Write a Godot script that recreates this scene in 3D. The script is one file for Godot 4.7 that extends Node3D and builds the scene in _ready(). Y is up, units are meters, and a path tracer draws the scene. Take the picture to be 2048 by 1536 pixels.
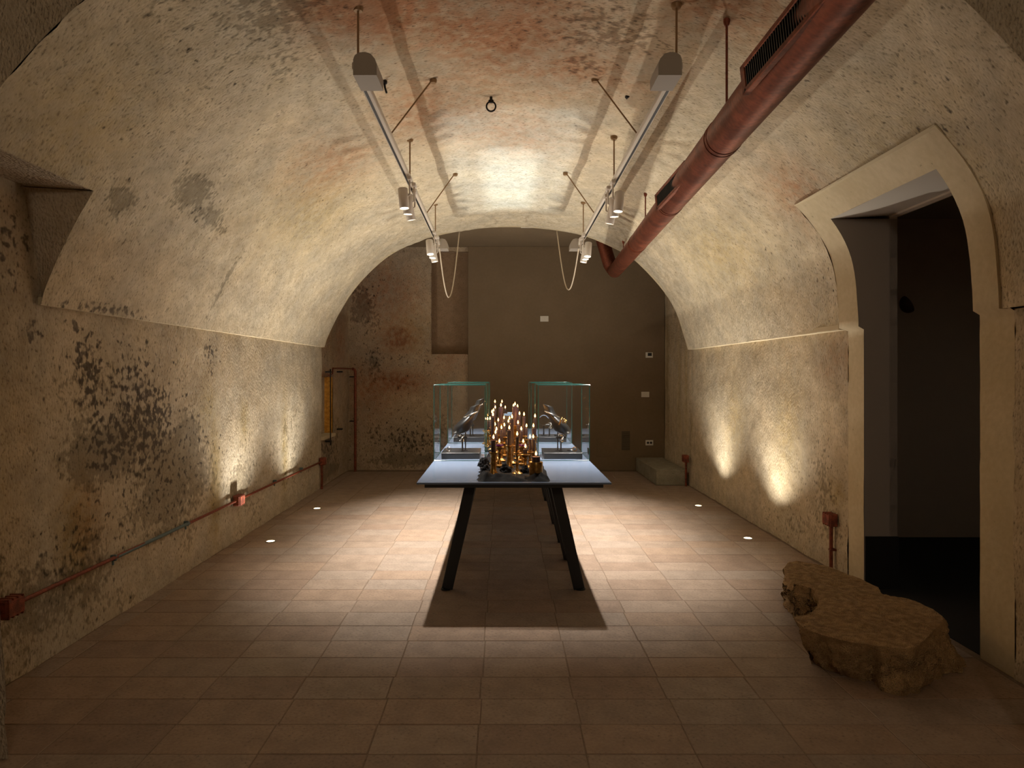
extends Node3D

# Metres, y up. "d" is depth into the room: world z = -d. The lens stands at (0, H, 0).
const H := 1.4
const F := 1303.0
const TABLE_TOP := 0.75
const WL := -2.23
const WR := 2.35
const D0 := 2.37      # near end of the vault
const D1 := 8.03      # far end of the vault
const D2 := 9.50      # back wall
const SPRING_L := 1.73
const SPRING_R := 1.70
const REAR_TOP := 3.25

const PROFILE := [[-2.20, 1.73], [-2.147, 1.884], [-1.99, 2.195], [-1.775, 2.509], [-1.448, 2.824], [-1.112, 3.01], [-0.835, 3.10], [-0.425, 3.18], [0.0, 3.215], [0.487, 3.195], [0.992, 3.11], [1.424, 2.93], [1.642, 2.795], [1.941, 2.482], [2.13, 2.195], [2.25, 1.838], [2.29, 1.70]]

var M := {}
var used := {}
var prof := PackedVector2Array()
var prof_s := PackedFloat32Array()
var rng := RandomNumberGenerator.new()


func p3(x: float, y: float, d: float) -> Vector3:
	return Vector3(x, y, -d)


# ------------------------------------------------------------------ mesh builder
class MB:
	var v := PackedVector3Array()
	var n := PackedVector3Array()
	var uv := PackedVector2Array()
	var uv2 := PackedVector2Array()
	var idx := PackedInt32Array()
	var mapped := false

	func tri_i(a: int, b: int, c: int, nrm: Vector3) -> void:
		if (v[b] - v[a]).cross(v[c] - v[a]).dot(nrm) > 0.0:
			idx.append_array([a, c, b])
		else:
			idx.append_array([a, b, c])

	func tri(a: Vector3, b: Vector3, c: Vector3, nrm: Vector3) -> void:
		var k := v.size()
		v.append_array([a, b, c])
		n.append_array([nrm, nrm, nrm])
		tri_i(k, k + 1, k + 2, nrm)

	func quad(a: Vector3, b: Vector3, c: Vector3, d: Vector3, nrm: Vector3) -> void:
		var k := v.size()
		v.append_array([a, b, c, d])
		n.append_array([nrm, nrm, nrm, nrm])
		tri_i(k, k + 1, k + 2, nrm)
		tri_i(k, k + 2, k + 3, nrm)

	func box(centre: Vector3, size: Vector3, bevel := 0.0, basis := Basis.IDENTITY) -> void:
		var h := size * 0.5
		var b: float = minf(bevel, minf(h.x, minf(h.y, h.z)) * 0.9)
		var at := func(a: int, sg: Vector3) -> Vector3:
			var q := Vector3(h.x - b, h.y - b, h.z - b)
			q[a] = h[a]
			return centre + basis * (q * sg)
		for a in 3:
			var u := (a + 1) % 3
			var w := (a + 2) % 3
			for s in [-1.0, 1.0]:
				var ps := []
				for k in [[-1.0, -1.0], [1.0, -1.0], [1.0, 1.0], [-1.0, 1.0]]:
					var sg := Vector3.ZERO
					sg[a] = s
					sg[u] = k[0]
					sg[w] = k[1]
					ps.append(at.call(a, sg))
				var nn := Vector3.ZERO
				nn[a] = s
				quad(ps[0], ps[1], ps[2], ps[3], basis * nn)
				if b > 0.0:
					for t in [-1.0, 1.0]:
						var g0 := Vector3.ZERO
						g0[a] = s
						g0[u] = t
						g0[w] = -1.0
						var g1 := g0
						g1[w] = 1.0
						var ne := Vector3.ZERO
						ne[a] = s
						ne[u] = t
						quad(at.call(a, g0), at.call(a, g1), at.call(u, g1), at.call(u, g0), (basis * ne).normalized())
		if b > 0.0:
			for sx in [-1.0, 1.0]:
				for sy in [-1.0, 1.0]:
					for sz in [-1.0, 1.0]:
						var sg := Vector3(sx, sy, sz)
						tri(at.call(0, sg), at.call(1, sg), at.call(2, sg), (basis * sg).normalized())

	# profile: [radius, height] from bottom to top, turned about the y axis of xf
	func lathe(profile: Array, segs: int, xf := Transform3D.IDENTITY) -> void:
		var m := profile.size()
		var ns := []
		for k in m - 1:
			var dr: float = profile[k + 1][0] - profile[k][0]
			var dy: float = profile[k + 1][1] - profile[k][1]
			ns.append(Vector2(dy, -dr).normalized())
		for k in m - 1:
			var n0: Vector2 = ns[k]
			var n1: Vector2 = ns[k]
			if k > 0 and ns[k - 1].dot(n0) > 0.7:
				n0 = (ns[k - 1] + ns[k]).normalized()
			if k < m - 2 and ns[k + 1].dot(ns[k]) > 0.7:
				n1 = (ns[k + 1] + ns[k]).normalized()
			var first := v.size()
			for j in segs + 1:
				var a := TAU * j / segs
				var c := cos(a)
				var s := sin(a)
				v.append(xf * Vector3(profile[k][0] * c, profile[k][1], profile[k][0] * s))
				n.append((xf.basis * Vector3(n0.x * c, n0.y, n0.x * s)).normalized())
				v.append(xf * Vector3(profile[k + 1][0] * c, profile[k + 1][1], profile[k + 1][0] * s))
				n.append((xf.basis * Vector3(n1.x * c, n1.y, n1.x * s)).normalized())
			for j in segs:
				var i0 := first + j * 2
				var nn: Vector3 = n[i0] + n[i0 + 1] + n[i0 + 2]
				tri_i(i0, i0 + 1, i0 + 3, nn)
				tri_i(i0, i0 + 3, i0 + 2, nn)

	func tube(path: Array, radius: float, segs := 10, caps := true) -> void:
		var t := []
		for i in path.size():
			var a: Vector3 = path[maxi(i - 1, 0)]
			var b: Vector3 = path[mini(i + 1, path.size() - 1)]
			t.append((b - a).normalized())
		var up: Vector3 = Vector3.UP if absf(t[0].y) < 0.9 else Vector3.RIGHT
		var side: Vector3 = t[0].cross(up).normalized()
		var first := v.size()
		for i in path.size():
			side = (side - t[i] * side.dot(t[i])).normalized()
			var other: Vector3 = t[i].cross(side)
			for j in segs + 1:
				var a := TAU * j / segs
				var r := side * cos(a) + other * sin(a)
				v.append(path[i] + r * radius)
				n.append(r)
		for i in path.size() - 1:
			for j in segs:
				var i0 := first + i * (segs + 1) + j
				var i2 := i0 + segs + 1
				tri_i(i0, i0 + 1, i2 + 1, n[i0] + n[i0 + 1])
				tri_i(i0, i2 + 1, i2, n[i0] + n[i0 + 1])
		if caps:
			for e in [0, path.size() - 1]:
				var nn: Vector3 = -t[0] if e == 0 else t[e]
				var k := v.size()
				v.append(path[e])
				n.append(nn)
				for j in segs + 1:
					v.append(v[first + e * (segs + 1) + j])
					n.append(nn)
				for j in segs:
					tri_i(k, k + 1 + j, k + 2 + j, nn)

	# pos[j * (nu+1) + i]; keep(i, j) may leave cells out; towards: rough direction the front faces
	func grid(nu: int, nv: int, pos: PackedVector3Array, g_uv: PackedVector2Array, g_uv2: PackedVector2Array, hole: Array, towards: Callable) -> void:
		var first := v.size()
		var nn := PackedVector3Array()
		nn.resize(pos.size())
		var tris := PackedInt32Array()
		for j in nv:
			for i in nu:
				var skip := false
				for h in hole:
					if i >= h[0] and i < h[1] and j >= h[2] and j < h[3]:
						skip = true
						break
				if skip:
					continue
				var a := j * (nu + 1) + i
				var b := a + 1
				var c := a + nu + 2
				var e := a + nu + 1
				var face := (pos[c] - pos[a]).cross(pos[e] - pos[b])
				var want: Vector3 = towards.call(pos[a])
				if face.dot(want) < 0.0:
					face = -face
					tris.append_array([a, b, c, a, c, e])
				else:
					tris.append_array([a, c, b, a, e, c])
				nn[a] += face
				nn[b] += face
				nn[c] += face
				nn[e] += face
		for k in pos.size():
			v.append(pos[k])
			n.append(nn[k].normalized() if nn[k].length_squared() > 0.0 else Vector3.UP)
		for k in tris:
			idx.append(first + k)
		if g_uv.size():
			mapped = true
			uv.append_array(g_uv)
			uv2.append_array(g_uv2)

	func mesh() -> ArrayMesh:
		var arr := []
		arr.resize(Mesh.ARRAY_MAX)
		arr[Mesh.ARRAY_VERTEX] = v
		arr[Mesh.ARRAY_NORMAL] = n
		if mapped and uv.size() == v.size():
			arr[Mesh.ARRAY_TEX_UV] = uv
			arr[Mesh.ARRAY_TEX_UV2] = uv2
		arr[Mesh.ARRAY_INDEX] = idx
		var m := ArrayMesh.new()
		m.add_surface_from_arrays(Mesh.PRIMITIVE_TRIANGLES, arr)
		return m


# ------------------------------------------------------------------ nodes
func numbered(called: String) -> String:
	used[called] = used.get(called, -1) + 1
	return called if used[called] == 0 else "%s_%03d" % [called, used[called]]


func obj(called: String, mb, mat: Material, parent: Node3D = null, at := Vector3.ZERO) -> MeshInstance3D:
	var o := MeshInstance3D.new()
	o.mesh = mb.mesh() if mb is MB else mb
	o.material_override = mat
	o.position = at
	if parent:
		o.name = called
		parent.add_child(o, true)
	else:
		o.name = numbered(called)
		add_child(o)
	return o


func tag(o: Node3D, label: String, category: String, group := "") -> Node3D:
	o.set_meta("label", label)
	o.set_meta("category", category)
	if group:
		o.set_meta("group", group)
	return o


func thing(called: String, label: String, category: String, at := Vector3.ZERO, group := "") -> Node3D:
	var o := Node3D.new()
	o.name = numbered(called)
	add_child(o)
	o.position = at
	tag(o, label, category, group)
	return o


func struct(called: String, mb, mat: Material, label: String) -> MeshInstance3D:
	var o := obj(called, mb, mat)
	o.set_meta("kind", "structure")
	o.set_meta("label", label)
	return o


# ------------------------------------------------------------------ textures
func nbytes(w: int, h: int, period: float, octaves: int, sd: int, seamless := false, kind := FastNoiseLite.TYPE_SIMPLEX_SMOOTH, ridged := false, stretch := 1) -> PackedByteArray:
	var f := FastNoiseLite.new()
	f.seed = sd
	f.noise_type = kind
	f.frequency = 1.0 / period
	f.fractal_type = FastNoiseLite.FRACTAL_RIDGED if ridged else FastNoiseLite.FRACTAL_FBM
	f.fractal_octaves = octaves
	if kind == FastNoiseLite.TYPE_CELLULAR:
		f.cellular_return_type = FastNoiseLite.RETURN_DISTANCE
		f.fractal_type = FastNoiseLite.FRACTAL_NONE
	var im: Image = f.get_seamless_image(w, h, false, false, 0.15) if seamless else f.get_image(w, h)
	im.convert(Image.FORMAT_L8)
	if stretch > 1:
		im.resize(w, h * stretch, Image.INTERPOLATE_CUBIC)
	return im.get_data()


func tex(w: int, h: int, rgb: PackedByteArray) -> ImageTexture:
	return ImageTexture.create_from_image(Image.create_from_data(w, h, false, Image.FORMAT_RGB8, rgb))


func grey(w: int, h: int, l: PackedByteArray) -> ImageTexture:
	return ImageTexture.create_from_image(Image.create_from_data(w, h, false, Image.FORMAT_L8, l))


# a mottled two-colour texture with a matching height map: [colour, height]
func mottled(w: int, dark: Color, light: Color, period: float, pit: float, sd: int, stretch := 1) -> Array:
	var a := nbytes(w, w, period, 4, sd, true)
	var b := nbytes(w, w / stretch, period * 0.12, 3, sd + 7, true, FastNoiseLite.TYPE_SIMPLEX_SMOOTH, false, stretch)
	var rgb := PackedByteArray()
	var hgt := PackedByteArray()
	rgb.resize(w * w * 3)
	hgt.resize(w * w)
	for i in w * w:
		var t: float = (a[i] * 0.55 + b[i] * 0.45) / 255.0
		t = clampf((t - 0.28) * 2.2, 0.0, 1.0)
		var hole: float = 1.0
		if b[i] < pit:
			hole = 0.80
		rgb[i * 3] = int(lerpf(dark.r8, light.r8, t) * hole)
		rgb[i * 3 + 1] = int(lerpf(dark.g8, light.g8, t) * hole)
		rgb[i * 3 + 2] = int(lerpf(dark.b8, light.b8, t) * hole)
		hgt[i] = int(clampf(a[i] * 0.35 + b[i] * 0.65, 0.0, 255.0))
	return [tex(w, w, rgb), grey(w, w, hgt)]


# blobs: [centre along (m), centre up (m), radius along, radius up, strength]
func field(w: int, h: int, size: Vector2, blobs: Array) -> PackedFloat32Array:
	var f := PackedFloat32Array()
	f.resize(w * h)
	for b in blobs:
		var x0 := clampi(int((b[0] - 2.2 * b[2]) / size.x * w), 0, w - 1)
		var x1 := clampi(int((b[0] + 2.2 * b[2]) / size.x * w), 0, w - 1)
		var y0 := clampi(int((b[1] - 2.2 * b[3]) / size.y * h), 0, h - 1)
		var y1 := clampi(int((b[1] + 2.2 * b[3]) / size.y * h), 0, h - 1)
		for y in range(y0, y1 + 1):
			var dy: float = ((y + 0.5) / h * size.y - b[1]) / b[3]
			for x in range(x0, x1 + 1):
				var dx: float = ((x + 0.5) / w * size.x - b[0]) / b[2]
				f[y * w + x] += b[4] * exp(-1.4 * (dx * dx + dy * dy))
	return f


# weathering of a plaster surface as a tint: stains, mould, pits and repairs where the wall has them
func weather(w: int, h: int, size: Vector2, sd: int, mould: Array, red: Array, ash: Array, ochre: Array, pits: float) -> ImageTexture:
	var ppm := w / size.x
	var fm := field(w, h, size, mould)
	var fr := field(w, h, size, red)
	var fa := field(w, h, size, ash)
	var fo := field(w, h, size, ochre)
	var coarse := nbytes(w, h, 0.55 * ppm, 4, sd)
	var mid := nbytes(w, h, 0.085 * ppm, 4, sd + 1)
	var fine := nbytes(w, h / 2, 0.022 * ppm, 3, sd + 2, false, FastNoiseLite.TYPE_SIMPLEX_SMOOTH, false, 2)
	var spot := nbytes(w, h, 0.06 * ppm, 3, sd + 3)
	var rgb := PackedByteArray()
	rgb.resize(w * h * 3)
	for i in w * h:
		var c := coarse[i] / 255.0
		var m := mid[i] / 255.0
		var g := fine[i] / 255.0
		var s := spot[i] / 255.0
		var base := 0.93 + 0.14 * (c - 0.5) + 0.10 * (m - 0.5)
		var r := base
		var gg := base - 0.02 * c
		var b := base - 0.055 * c
		var k := fr[i]
		if k > 0.02:
			k = clampf(k * (0.25 + 1.5 * m) , 0.0, 1.0) * clampf(0.35 + c * 1.1, 0.0, 1.0)
			r *= 1.0 - 0.22 * k
			gg *= 1.0 - 0.40 * k
			b *= 1.0 - 0.50 * k
		k = fo[i]
		if k > 0.02:
			k = clampf(k * (0.3 + 1.4 * m), 0.0, 1.0)
			r *= 1.0 - 0.14 * k
			gg *= 1.0 - 0.18 * k
			b *= 1.0 - 0.32 * k
		k = fa[i]
		if k > 0.02:
			k = clampf((k * 1.4 + (m + c) * 0.9 + (g - 0.5) * 0.8 + (s - 0.5) * 0.6 - 1.25) * 4.0, 0.0, 1.0)
			r *= 1.0 - 0.24 * k
			gg *= 1.0 - 0.24 * k
			b *= 1.0 - 0.25 * k
		k = fm[i]
		if k > 0.02:
			k = clampf((s * 0.66 + m * 0.26 + g * 0.24 + minf(k, 1.35) * 0.30 - 0.90) * 9.0, 0.0, 1.0) * (0.55 + 0.45 * m)
			r *= 1.0 - 0.50 * k
			gg *= 1.0 - 0.51 * k
			b *= 1.0 - 0.50 * k
		# small pits and flakes all over
		k = clampf((g * 0.7 + s * 0.3 + pits - 0.70) * 7.0, 0.0, 1.0)
		if k > 0.0:
			r *= 1.0 - 0.34 * k
			gg *= 1.0 - 0.36 * k
			b *= 1.0 - 0.38 * k
		rgb[i * 3] = int(clampf(r, 0.0, 1.0) * 255.0)
		rgb[i * 3 + 1] = int(clampf(gg, 0.0, 1.0) * 255.0)
		rgb[i * 3 + 2] = int(clampf(b, 0.0, 1.0) * 255.0)
	return tex(w, h, rgb)


func mat(called: String, c: Color, rough := 0.8, metal := 0.0) -> StandardMaterial3D:
	var m := StandardMaterial3D.new()
	m.resource_name = called
	m.albedo_color = c
	m.roughness = rough
	m.metallic = metal
	return m


func tri_mat(called: String, maps: Array, tint: Color, scale: float, rough: float, relief: float, metal := 0.0, world := false) -> StandardMaterial3D:
	var m := mat(called, tint, rough, metal)
	m.albedo_texture = maps[0]
	if relief > 0.0:
		m.heightmap_enabled = true
		m.heightmap_texture = maps[1]
		m.heightmap_scale = relief
	m.uv1_triplanar = true
	m.uv1_world_triplanar = world
	m.uv1_scale = Vector3.ONE * scale
	return m


func plaster_mat(called: String, maps: Array, tint: Color, over: Texture2D, relief: float) -> StandardMaterial3D:
	var m := mat(called, tint, 0.92)
	m.albedo_texture = maps[0]
	m.heightmap_enabled = true
	m.heightmap_texture = maps[1]
	m.heightmap_scale = relief
	m.uv1_scale = Vector3(0.7, 0.7, 0.7)
	if over:
		m.detail_enabled = true
		m.detail_albedo = over
		m.detail_blend_mode = BaseMaterial3D.BLEND_MODE_MUL
		m.detail_uv_layer = BaseMaterial3D.DETAIL_UV_2
	return m


func materials() -> void:
	var pl := mottled(1024, Color8(204, 194, 174), Color8(226, 218, 202), 100.0, 58.0, 11, 2)
	var smooth_maps := mottled(512, Color8(208, 199, 178), Color8(222, 214, 196), 140.0, 20.0, 15)
	M.plaster_maps = pl
	# vault: along = depth from D0 (5.66 m), up = arc length from the left springing (about 6.2 m)
	var va := Vector2(D1 - D0, prof_s[prof_s.size() - 1])
	var vault := weather(1024, 1024, va, 21,
		[[0.75, 0.95, 0.25, 0.3, 0.5], [1.6, 0.72, 0.2, 0.16, 0.6], [0.5, 1.4, 0.5, 0.3, 0.35], [2.1, 5.55, 0.35, 0.3, 0.5], [1.2, 4.6, 0.9, 0.5, 0.35], [0.5, 5.0, 0.5, 0.4, 0.5], [2.6, 5.2, 0.5, 0.2, 0.45], [1.25, 0.03, 0.55, 0.05, 1.4], [3.0, 1.4, 1.2, 0.6, 0.28], [4.4, 1.5, 0.8, 0.6, 0.28]],
		[[0.35, 2.55, 0.45, 0.5, 1.3], [0.75, 2.15, 0.35, 0.3, 1.1], [1.0, 2.9, 0.5, 0.6, 0.9], [1.5, 3.3, 0.5, 0.6, 0.55], [2.0, 2.4, 0.6, 0.4, 0.6], [2.6, 3.0, 0.7, 0.5, 0.4], [0.55, 3.9, 0.4, 0.35, 0.8], [2.4, 1.6, 0.6, 0.4, 0.45], [1.9, 4.9, 0.4, 0.3, 0.5]],
		[[1.45, 0.85, 0.22, 0.16, 0.72], [1.75, 0.75, 0.2, 0.12, 0.68], [0.95, 0.62, 0.14, 0.1, 0.66], [0.6, 1.75, 0.5, 0.3, 0.45], [2.45, 0.35, 0.05, 0.4, 0.55], [1.1, 3.35, 0.4, 0.3, 0.45]],
		[[3.0, 1.2, 0.9, 0.5, 0.5], [1.0, 5.2, 0.6, 0.5, 0.5], [3.5, 5.0, 1.0, 0.5, 0.5], [2.2, 6.0, 0.3, 0.2, 0.7], [0.4, 0.8, 0.5, 0.6, 0.4]], 0.03)
	M.vault = plaster_mat("vault_plaster", pl, Color(0.97, 0.955, 0.92), vault, 0.45)
	# left wall: along = depth from D0 (7.13 m), up = height (2.3 m)
	var left := weather(1536, 492, Vector2(D2 - D0, 2.3), 31,
		[[1.12, 1.52, 0.16, 0.12, 1.0], [0.72, 1.60, 0.07, 0.07, 1.7], [1.02, 1.655, 0.05, 0.05, 1.5], [1.15, 1.30, 0.14, 0.22, 1.0], [1.55, 1.30, 0.3, 0.3, 0.85], [1.85, 1.18, 0.18, 0.15, 1.0], [1.3, 0.98, 0.3, 0.2, 0.95], [1.75, 0.98, 0.35, 0.25, 0.7], [2.6, 1.55, 0.2, 0.18, 1.05], [1.9, 0.55, 0.6, 0.35, 0.55], [1.0, 0.45, 0.4, 0.3, 0.5], [2.4, 1.0, 0.5, 0.5, 0.4], [0.55, 2.0, 0.25, 0.25, 1.0], [3.4, 0.7, 0.8, 0.4, 0.3], [1.9, 1.0, 1.0, 0.8, 0.3], [0.8, 0.5, 0.7, 0.5, 0.22], [1.6, 1.5, 0.7, 0.2, 0.3]],
		[[1.1, 0.6, 0.2, 0.3, 0.3]],
		[[1.25, 0.95, 0.35, 0.16, 0.9], [2.0, 0.68, 0.5, 0.34, 0.95], [2.25, 0.98, 0.18, 0.16, 0.8], [1.5, 1.2, 0.5, 0.35, 0.5], [0.9, 0.3, 0.5, 0.3, 0.6], [3.2, 0.45, 0.6, 0.3, 0.5], [4.6, 0.6, 0.6, 0.4, 0.3]],
		[[1.05, 0.55, 0.16, 0.32, 1.2], [2.68, 0.55, 0.1, 0.45, 1.3], [3.25, 1.0, 0.1, 0.2, 0.7], [4.3, 0.6, 0.1, 0.5, 0.9], [2.55, 1.15, 0.16, 0.2, 0.6], [0.2, 1.0, 0.5, 0.8, 0.5]], 0.0)
	M.wall_left = plaster_mat("left_wall_plaster", pl, Color(0.92, 0.905, 0.88), left, 0.5)
	var right := weather(1536, 492, Vector2(D2 - D0, 2.3), 41,
		[[1.95, 0.9, 0.3, 0.5, 0.35], [2.3, 0.6, 0.25, 0.4, 0.4], [0.45, 1.3, 0.12, 0.3, 0.6], [0.3, 0.7, 0.2, 0.3, 0.5]],
		[[2.2, 1.5, 0.3, 0.2, 0.4]],
		[[2.9, 0.2, 0.4, 0.15, 0.4], [2.4, 0.5, 0.3, 0.3, 0.35], [6.4, 0.8, 0.4, 0.6, 0.3]],
		[[3.0, 0.9, 0.3, 0.5, 0.5], [4.2, 0.9, 0.3, 0.5, 0.5], [2.2, 0.55, 0.12, 0.12, 0.6], [6.5, 1.0, 0.5, 0.8, 0.6]], -0.02)
	M.wall_right = plaster_mat("right_wall_plaster", pl, Color(0.95, 0.925, 0.88), right, 0.4)
	var rear := weather(512, 640, Vector2(2.0, 3.25), 51,
		[[0.35, 1.65, 0.16, 0.22, 0.8], [0.75, 1.62, 0.3, 0.12, 0.8], [1.1, 1.6, 0.1, 0.12, 0.7], [0.7, 1.2, 0.6, 0.2, 0.5], [0.6, 0.5, 0.7, 0.4, 0.65], [1.1, 0.4, 0.4, 0.25, 0.6], [0.25, 2.3, 0.15, 0.4, 0.5], [0.35, 2.7, 0.3, 0.3, 0.55]],
		[[0.7, 1.9, 0.3, 0.25, 0.8], [0.5, 2.6, 0.6, 0.5, 0.7], [0.8, 1.3, 0.4, 0.2, 0.8], [1.5, 1.8, 0.4, 0.5, 0.5], [0.3, 1.2, 0.4, 0.6, 0.5]],
		[[0.35, 1.6, 0.2, 0.2, 0.8], [0.9, 0.15, 0.6, 0.1, 0.9], [0.8, 0.45, 0.6, 0.3, 0.6], [0.2, 2.4, 0.2, 0.4, 0.6]],
		[[0.9, 2.0, 0.4, 0.4, 0.5]], 0.02)
	M.wall_rear = plaster_mat("rear_wall_plaster", pl, Color(0.84, 0.79, 0.74), rear, 0.9)
	M.plain_plaster = plaster_mat("smooth_lime_plaster", smooth_maps, Color(0.93, 0.90, 0.83), null, 0.15)
	M.rough_dark = tri_mat("rough_vault_stone", pl, Color(0.82, 0.78, 0.73), 0.8, 0.95, 1.6)
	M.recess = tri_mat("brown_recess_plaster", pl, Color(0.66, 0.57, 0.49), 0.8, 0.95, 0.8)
	var clay := mottled(512, Color8(132, 116, 102), Color8(152, 135, 120), 120.0, 46.0, 61)
	M.tiles = []
	for c in [Color(1.0, 0.975, 0.95), Color(0.96, 0.93, 0.90), Color(1.0, 0.95, 0.90), Color(0.98, 0.97, 0.96), Color(0.94, 0.89, 0.85)]:
		M.tiles.append(tri_mat("terracotta_tile", clay, c, 1.4, 0.62, 0.12, 0.0, true))
	M.grout = tri_mat("floor_grout", clay, Color(0.86, 0.83, 0.80), 2.0, 0.95, 0.2)
	var cop := mottled(512, Color8(92, 52, 38), Color8(146, 86, 64), 130.0, 30.0, 71)
	M.copper = tri_mat("brushed_copper", cop, Color(1, 0.96, 0.94), 1.2, 0.5, 0.08, 0.7)
	M.copper_paint = tri_mat("copper_painted_steel", cop, Color(1.0, 0.86, 0.78), 6.0, 0.55, 0.05, 0.3)
	M.patina = mat("blue_green_patina", Color8(92, 110, 112), 0.6, 0.3)
	M.terracotta_box = tri_mat("terracotta_red_box", cop, Color(1.0, 0.86, 0.80), 4.0, 0.7, 0.1)
	var st := mottled(512, Color8(132, 102, 66), Color8(194, 160, 112), 60.0, 84.0, 81)
	M.stone = tri_mat("porous_travertine", st, Color(1, 1, 1), 2.2, 0.95, 2.2)
	var con := mottled(512, Color8(128, 122, 104), Color8(150, 144, 126), 120.0, 40.0, 91)
	M.concrete = tri_mat("grey_concrete", con, Color(1, 1, 1), 1.5, 0.9, 0.15)
	M.taupe = tri_mat("taupe_wall_paint", mottled(256, Color8(108, 91, 68), Color8(114, 96, 73), 80.0, 0.0, 95), Color(1, 1, 1), 0.8, 0.85, 0.05)
	M.grey_paint = mat("grey_wall_paint", Color8(190, 176, 160), 0.9)
	M.jamb_paint = mat("warm_grey_jamb_paint", Color8(146, 136, 128), 0.9)
	M.pale_ceiling = mat("pale_ceiling_paint", Color8(182, 174, 162), 0.9)
	M.black_floor = mat("black_matt_floor", Color8(14, 13, 12), 0.9)
	M.gold = tri_mat("gold_leaf", mottled(256, Color8(150, 104, 36), Color8(214, 164, 70), 40.0, 40.0, 97), Color(1, 1, 1), 3.0, 0.45, 0.4, 0.6)
	M.table_top = mat("blue_grey_lacquered_top", Color8(98, 112, 134), 0.25)
	M.table_top.metallic_specular = 0.6
	M.black_metal = mat("black_powder_coated_steel", Color8(13, 13, 14), 0.5, 0.0)
	M.glass = mat("clear_glass", Color(0.93, 1.0, 0.985, 0.003), 0.0)
	M.glass.transparency = BaseMaterial3D.TRANSPARENCY_ALPHA
	M.glass_edge = mat("green_glass_edge", Color8(34, 78, 72), 0.1)
	M.velvet = mat("black_velvet", Color8(10, 11, 13), 0.6)
	M.leatherette = mat("satin_black_leatherette", Color8(10, 11, 14), 0.38)
	M.silver = mat("polished_silver", Color8(205, 205, 205), 0.2, 1.0)
	M.brass = tri_mat("aged_brass", mottled(256, Color8(120, 88, 44), Color8(186, 146, 84), 60.0, 30.0, 99), Color(1, 1, 1), 8.0, 0.3, 0.02, 0.95)
	M.bronze = mat("dark_bronze", Color8(84, 56, 30), 0.4, 0.8)
	M.wax = mat("oxblood_wax", Color8(34, 12, 13), 0.5)
	M.wax_pale = mat("plum_wax", Color8(42, 16, 20), 0.5)
	M.wick = mat("burnt_wick", Color8(16, 12, 10), 0.9)
	M.purple_glass = mat("purple_glass_cup", Color(0.35, 0.05, 0.4), 0.1)
	M.flame = mat("candle_flame", Color8(255, 210, 150), 1.0)
	M.flame.emission_enabled = true
	M.flame.emission = Color(1.0, 0.72, 0.42)
	M.flame.emission_energy_multiplier = 7.0
	M.cloth = mat("charcoal_crumpled_cloth", Color8(15, 15, 17), 0.75)
	M.cloth.metallic_specular = 0.25
	M.shell = mat("pale_shell", Color8(196, 180, 160), 0.4)
	M.track_white = mat("warm_white_track_paint", Color8(196, 186, 172), 0.5)
	M.lamp_white = mat("white_lamp_enamel", Color8(206, 198, 188), 0.45)
	M.box_grey = mat("warm_grey_end_box", Color8(150, 141, 130), 0.6)
	M.slot = mat("black_track_slot", Color8(14, 14, 15), 0.5)
	M.cord = mat("white_cable_sheath", Color8(200, 186, 164), 0.6)
	M.lens = mat("lit_spot_lens", Color8(255, 250, 240), 0.3)
	M.lens.emission_enabled = true
	M.lens.emission = Color(1.0, 0.95, 0.88)
	M.lens.emission_energy_multiplier = 9.0
	M.uplens = mat("lit_uplight_lens", Color8(255, 240, 210), 0.3)
	M.uplens.emission_enabled = true
	M.uplens.emission = Color(1.0, 0.88, 0.68)
	M.uplens.emission_energy_multiplier = 9.0
	M.steel = mat("brushed_steel", Color8(150, 146, 140), 0.35, 0.9)
	M.iron = mat("wrought_iron", Color8(24, 20, 18), 0.7, 0.3)
	M.rod = mat("brass_coloured_rod", Color8(138, 108, 74), 0.5, 0.3)
	M.plastic = mat("white_plastic", Color8(206, 200, 188), 0.5)
	M.dark_plastic = mat("dark_plastic", Color8(22, 20, 18), 0.4)
	M.taupe_grille = mat("taupe_grille", Color8(84, 72, 54), 0.7)
	M.brown_lamp = mat("brown_lamp_shade", Color8(74, 46, 24), 0.6)


# ------------------------------------------------------------------ vault profile
func make_profile() -> void:
	var n := PROFILE.size()
	for k in n - 1:
		var a: Array = PROFILE[maxi(k - 1, 0)]
		var b: Array = PROFILE[k]
		var c: Array = PROFILE[k + 1]
		var e: Array = PROFILE[mini(k + 2, n - 1)]
		for q in 24:
			prof.append(Vector2(b[0], b[1]).cubic_interpolate(Vector2(c[0], c[1]), Vector2(a[0], a[1]), Vector2(e[0], e[1]), q / 24.0))
	prof.append(Vector2(PROFILE[n - 1][0], PROFILE[n - 1][1]))
	prof_s.append(0.0)
	for k in prof.size() - 1:
		prof_s.append(prof_s[k] + prof[k].distance_to(prof[k + 1]))


func at_s(s: float) -> Vector2:
	var k := clampi(prof_s.bsearch(s) - 1, 0, prof.size() - 2)
	return prof[k].lerp(prof[k + 1], clampf((s - prof_s[k]) / (prof_s[k + 1] - prof_s[k]), 0.0, 1.0))


func s_of_height(y: float, right: bool) -> float:
	var half := prof.size() / 2
	var r: Array = range(half, prof.size() - 1) if right else range(0, half)
	for k in r:
		if (prof[k].y - y) * (prof[k + 1].y - y) <= 0.0:
			return lerpf(prof_s[k], prof_s[k + 1], (y - prof[k].y) / (prof[k + 1].y - prof[k].y))
	return 0.0


func vault_y(x: float) -> float:
	for k in prof.size() - 1:
		if prof[k].x <= x and prof[k + 1].x >= x:
			return lerpf(prof[k].y, prof[k + 1].y, (x - prof[k].x) / (prof[k + 1].x - prof[k].x))
	return 1.7


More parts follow.
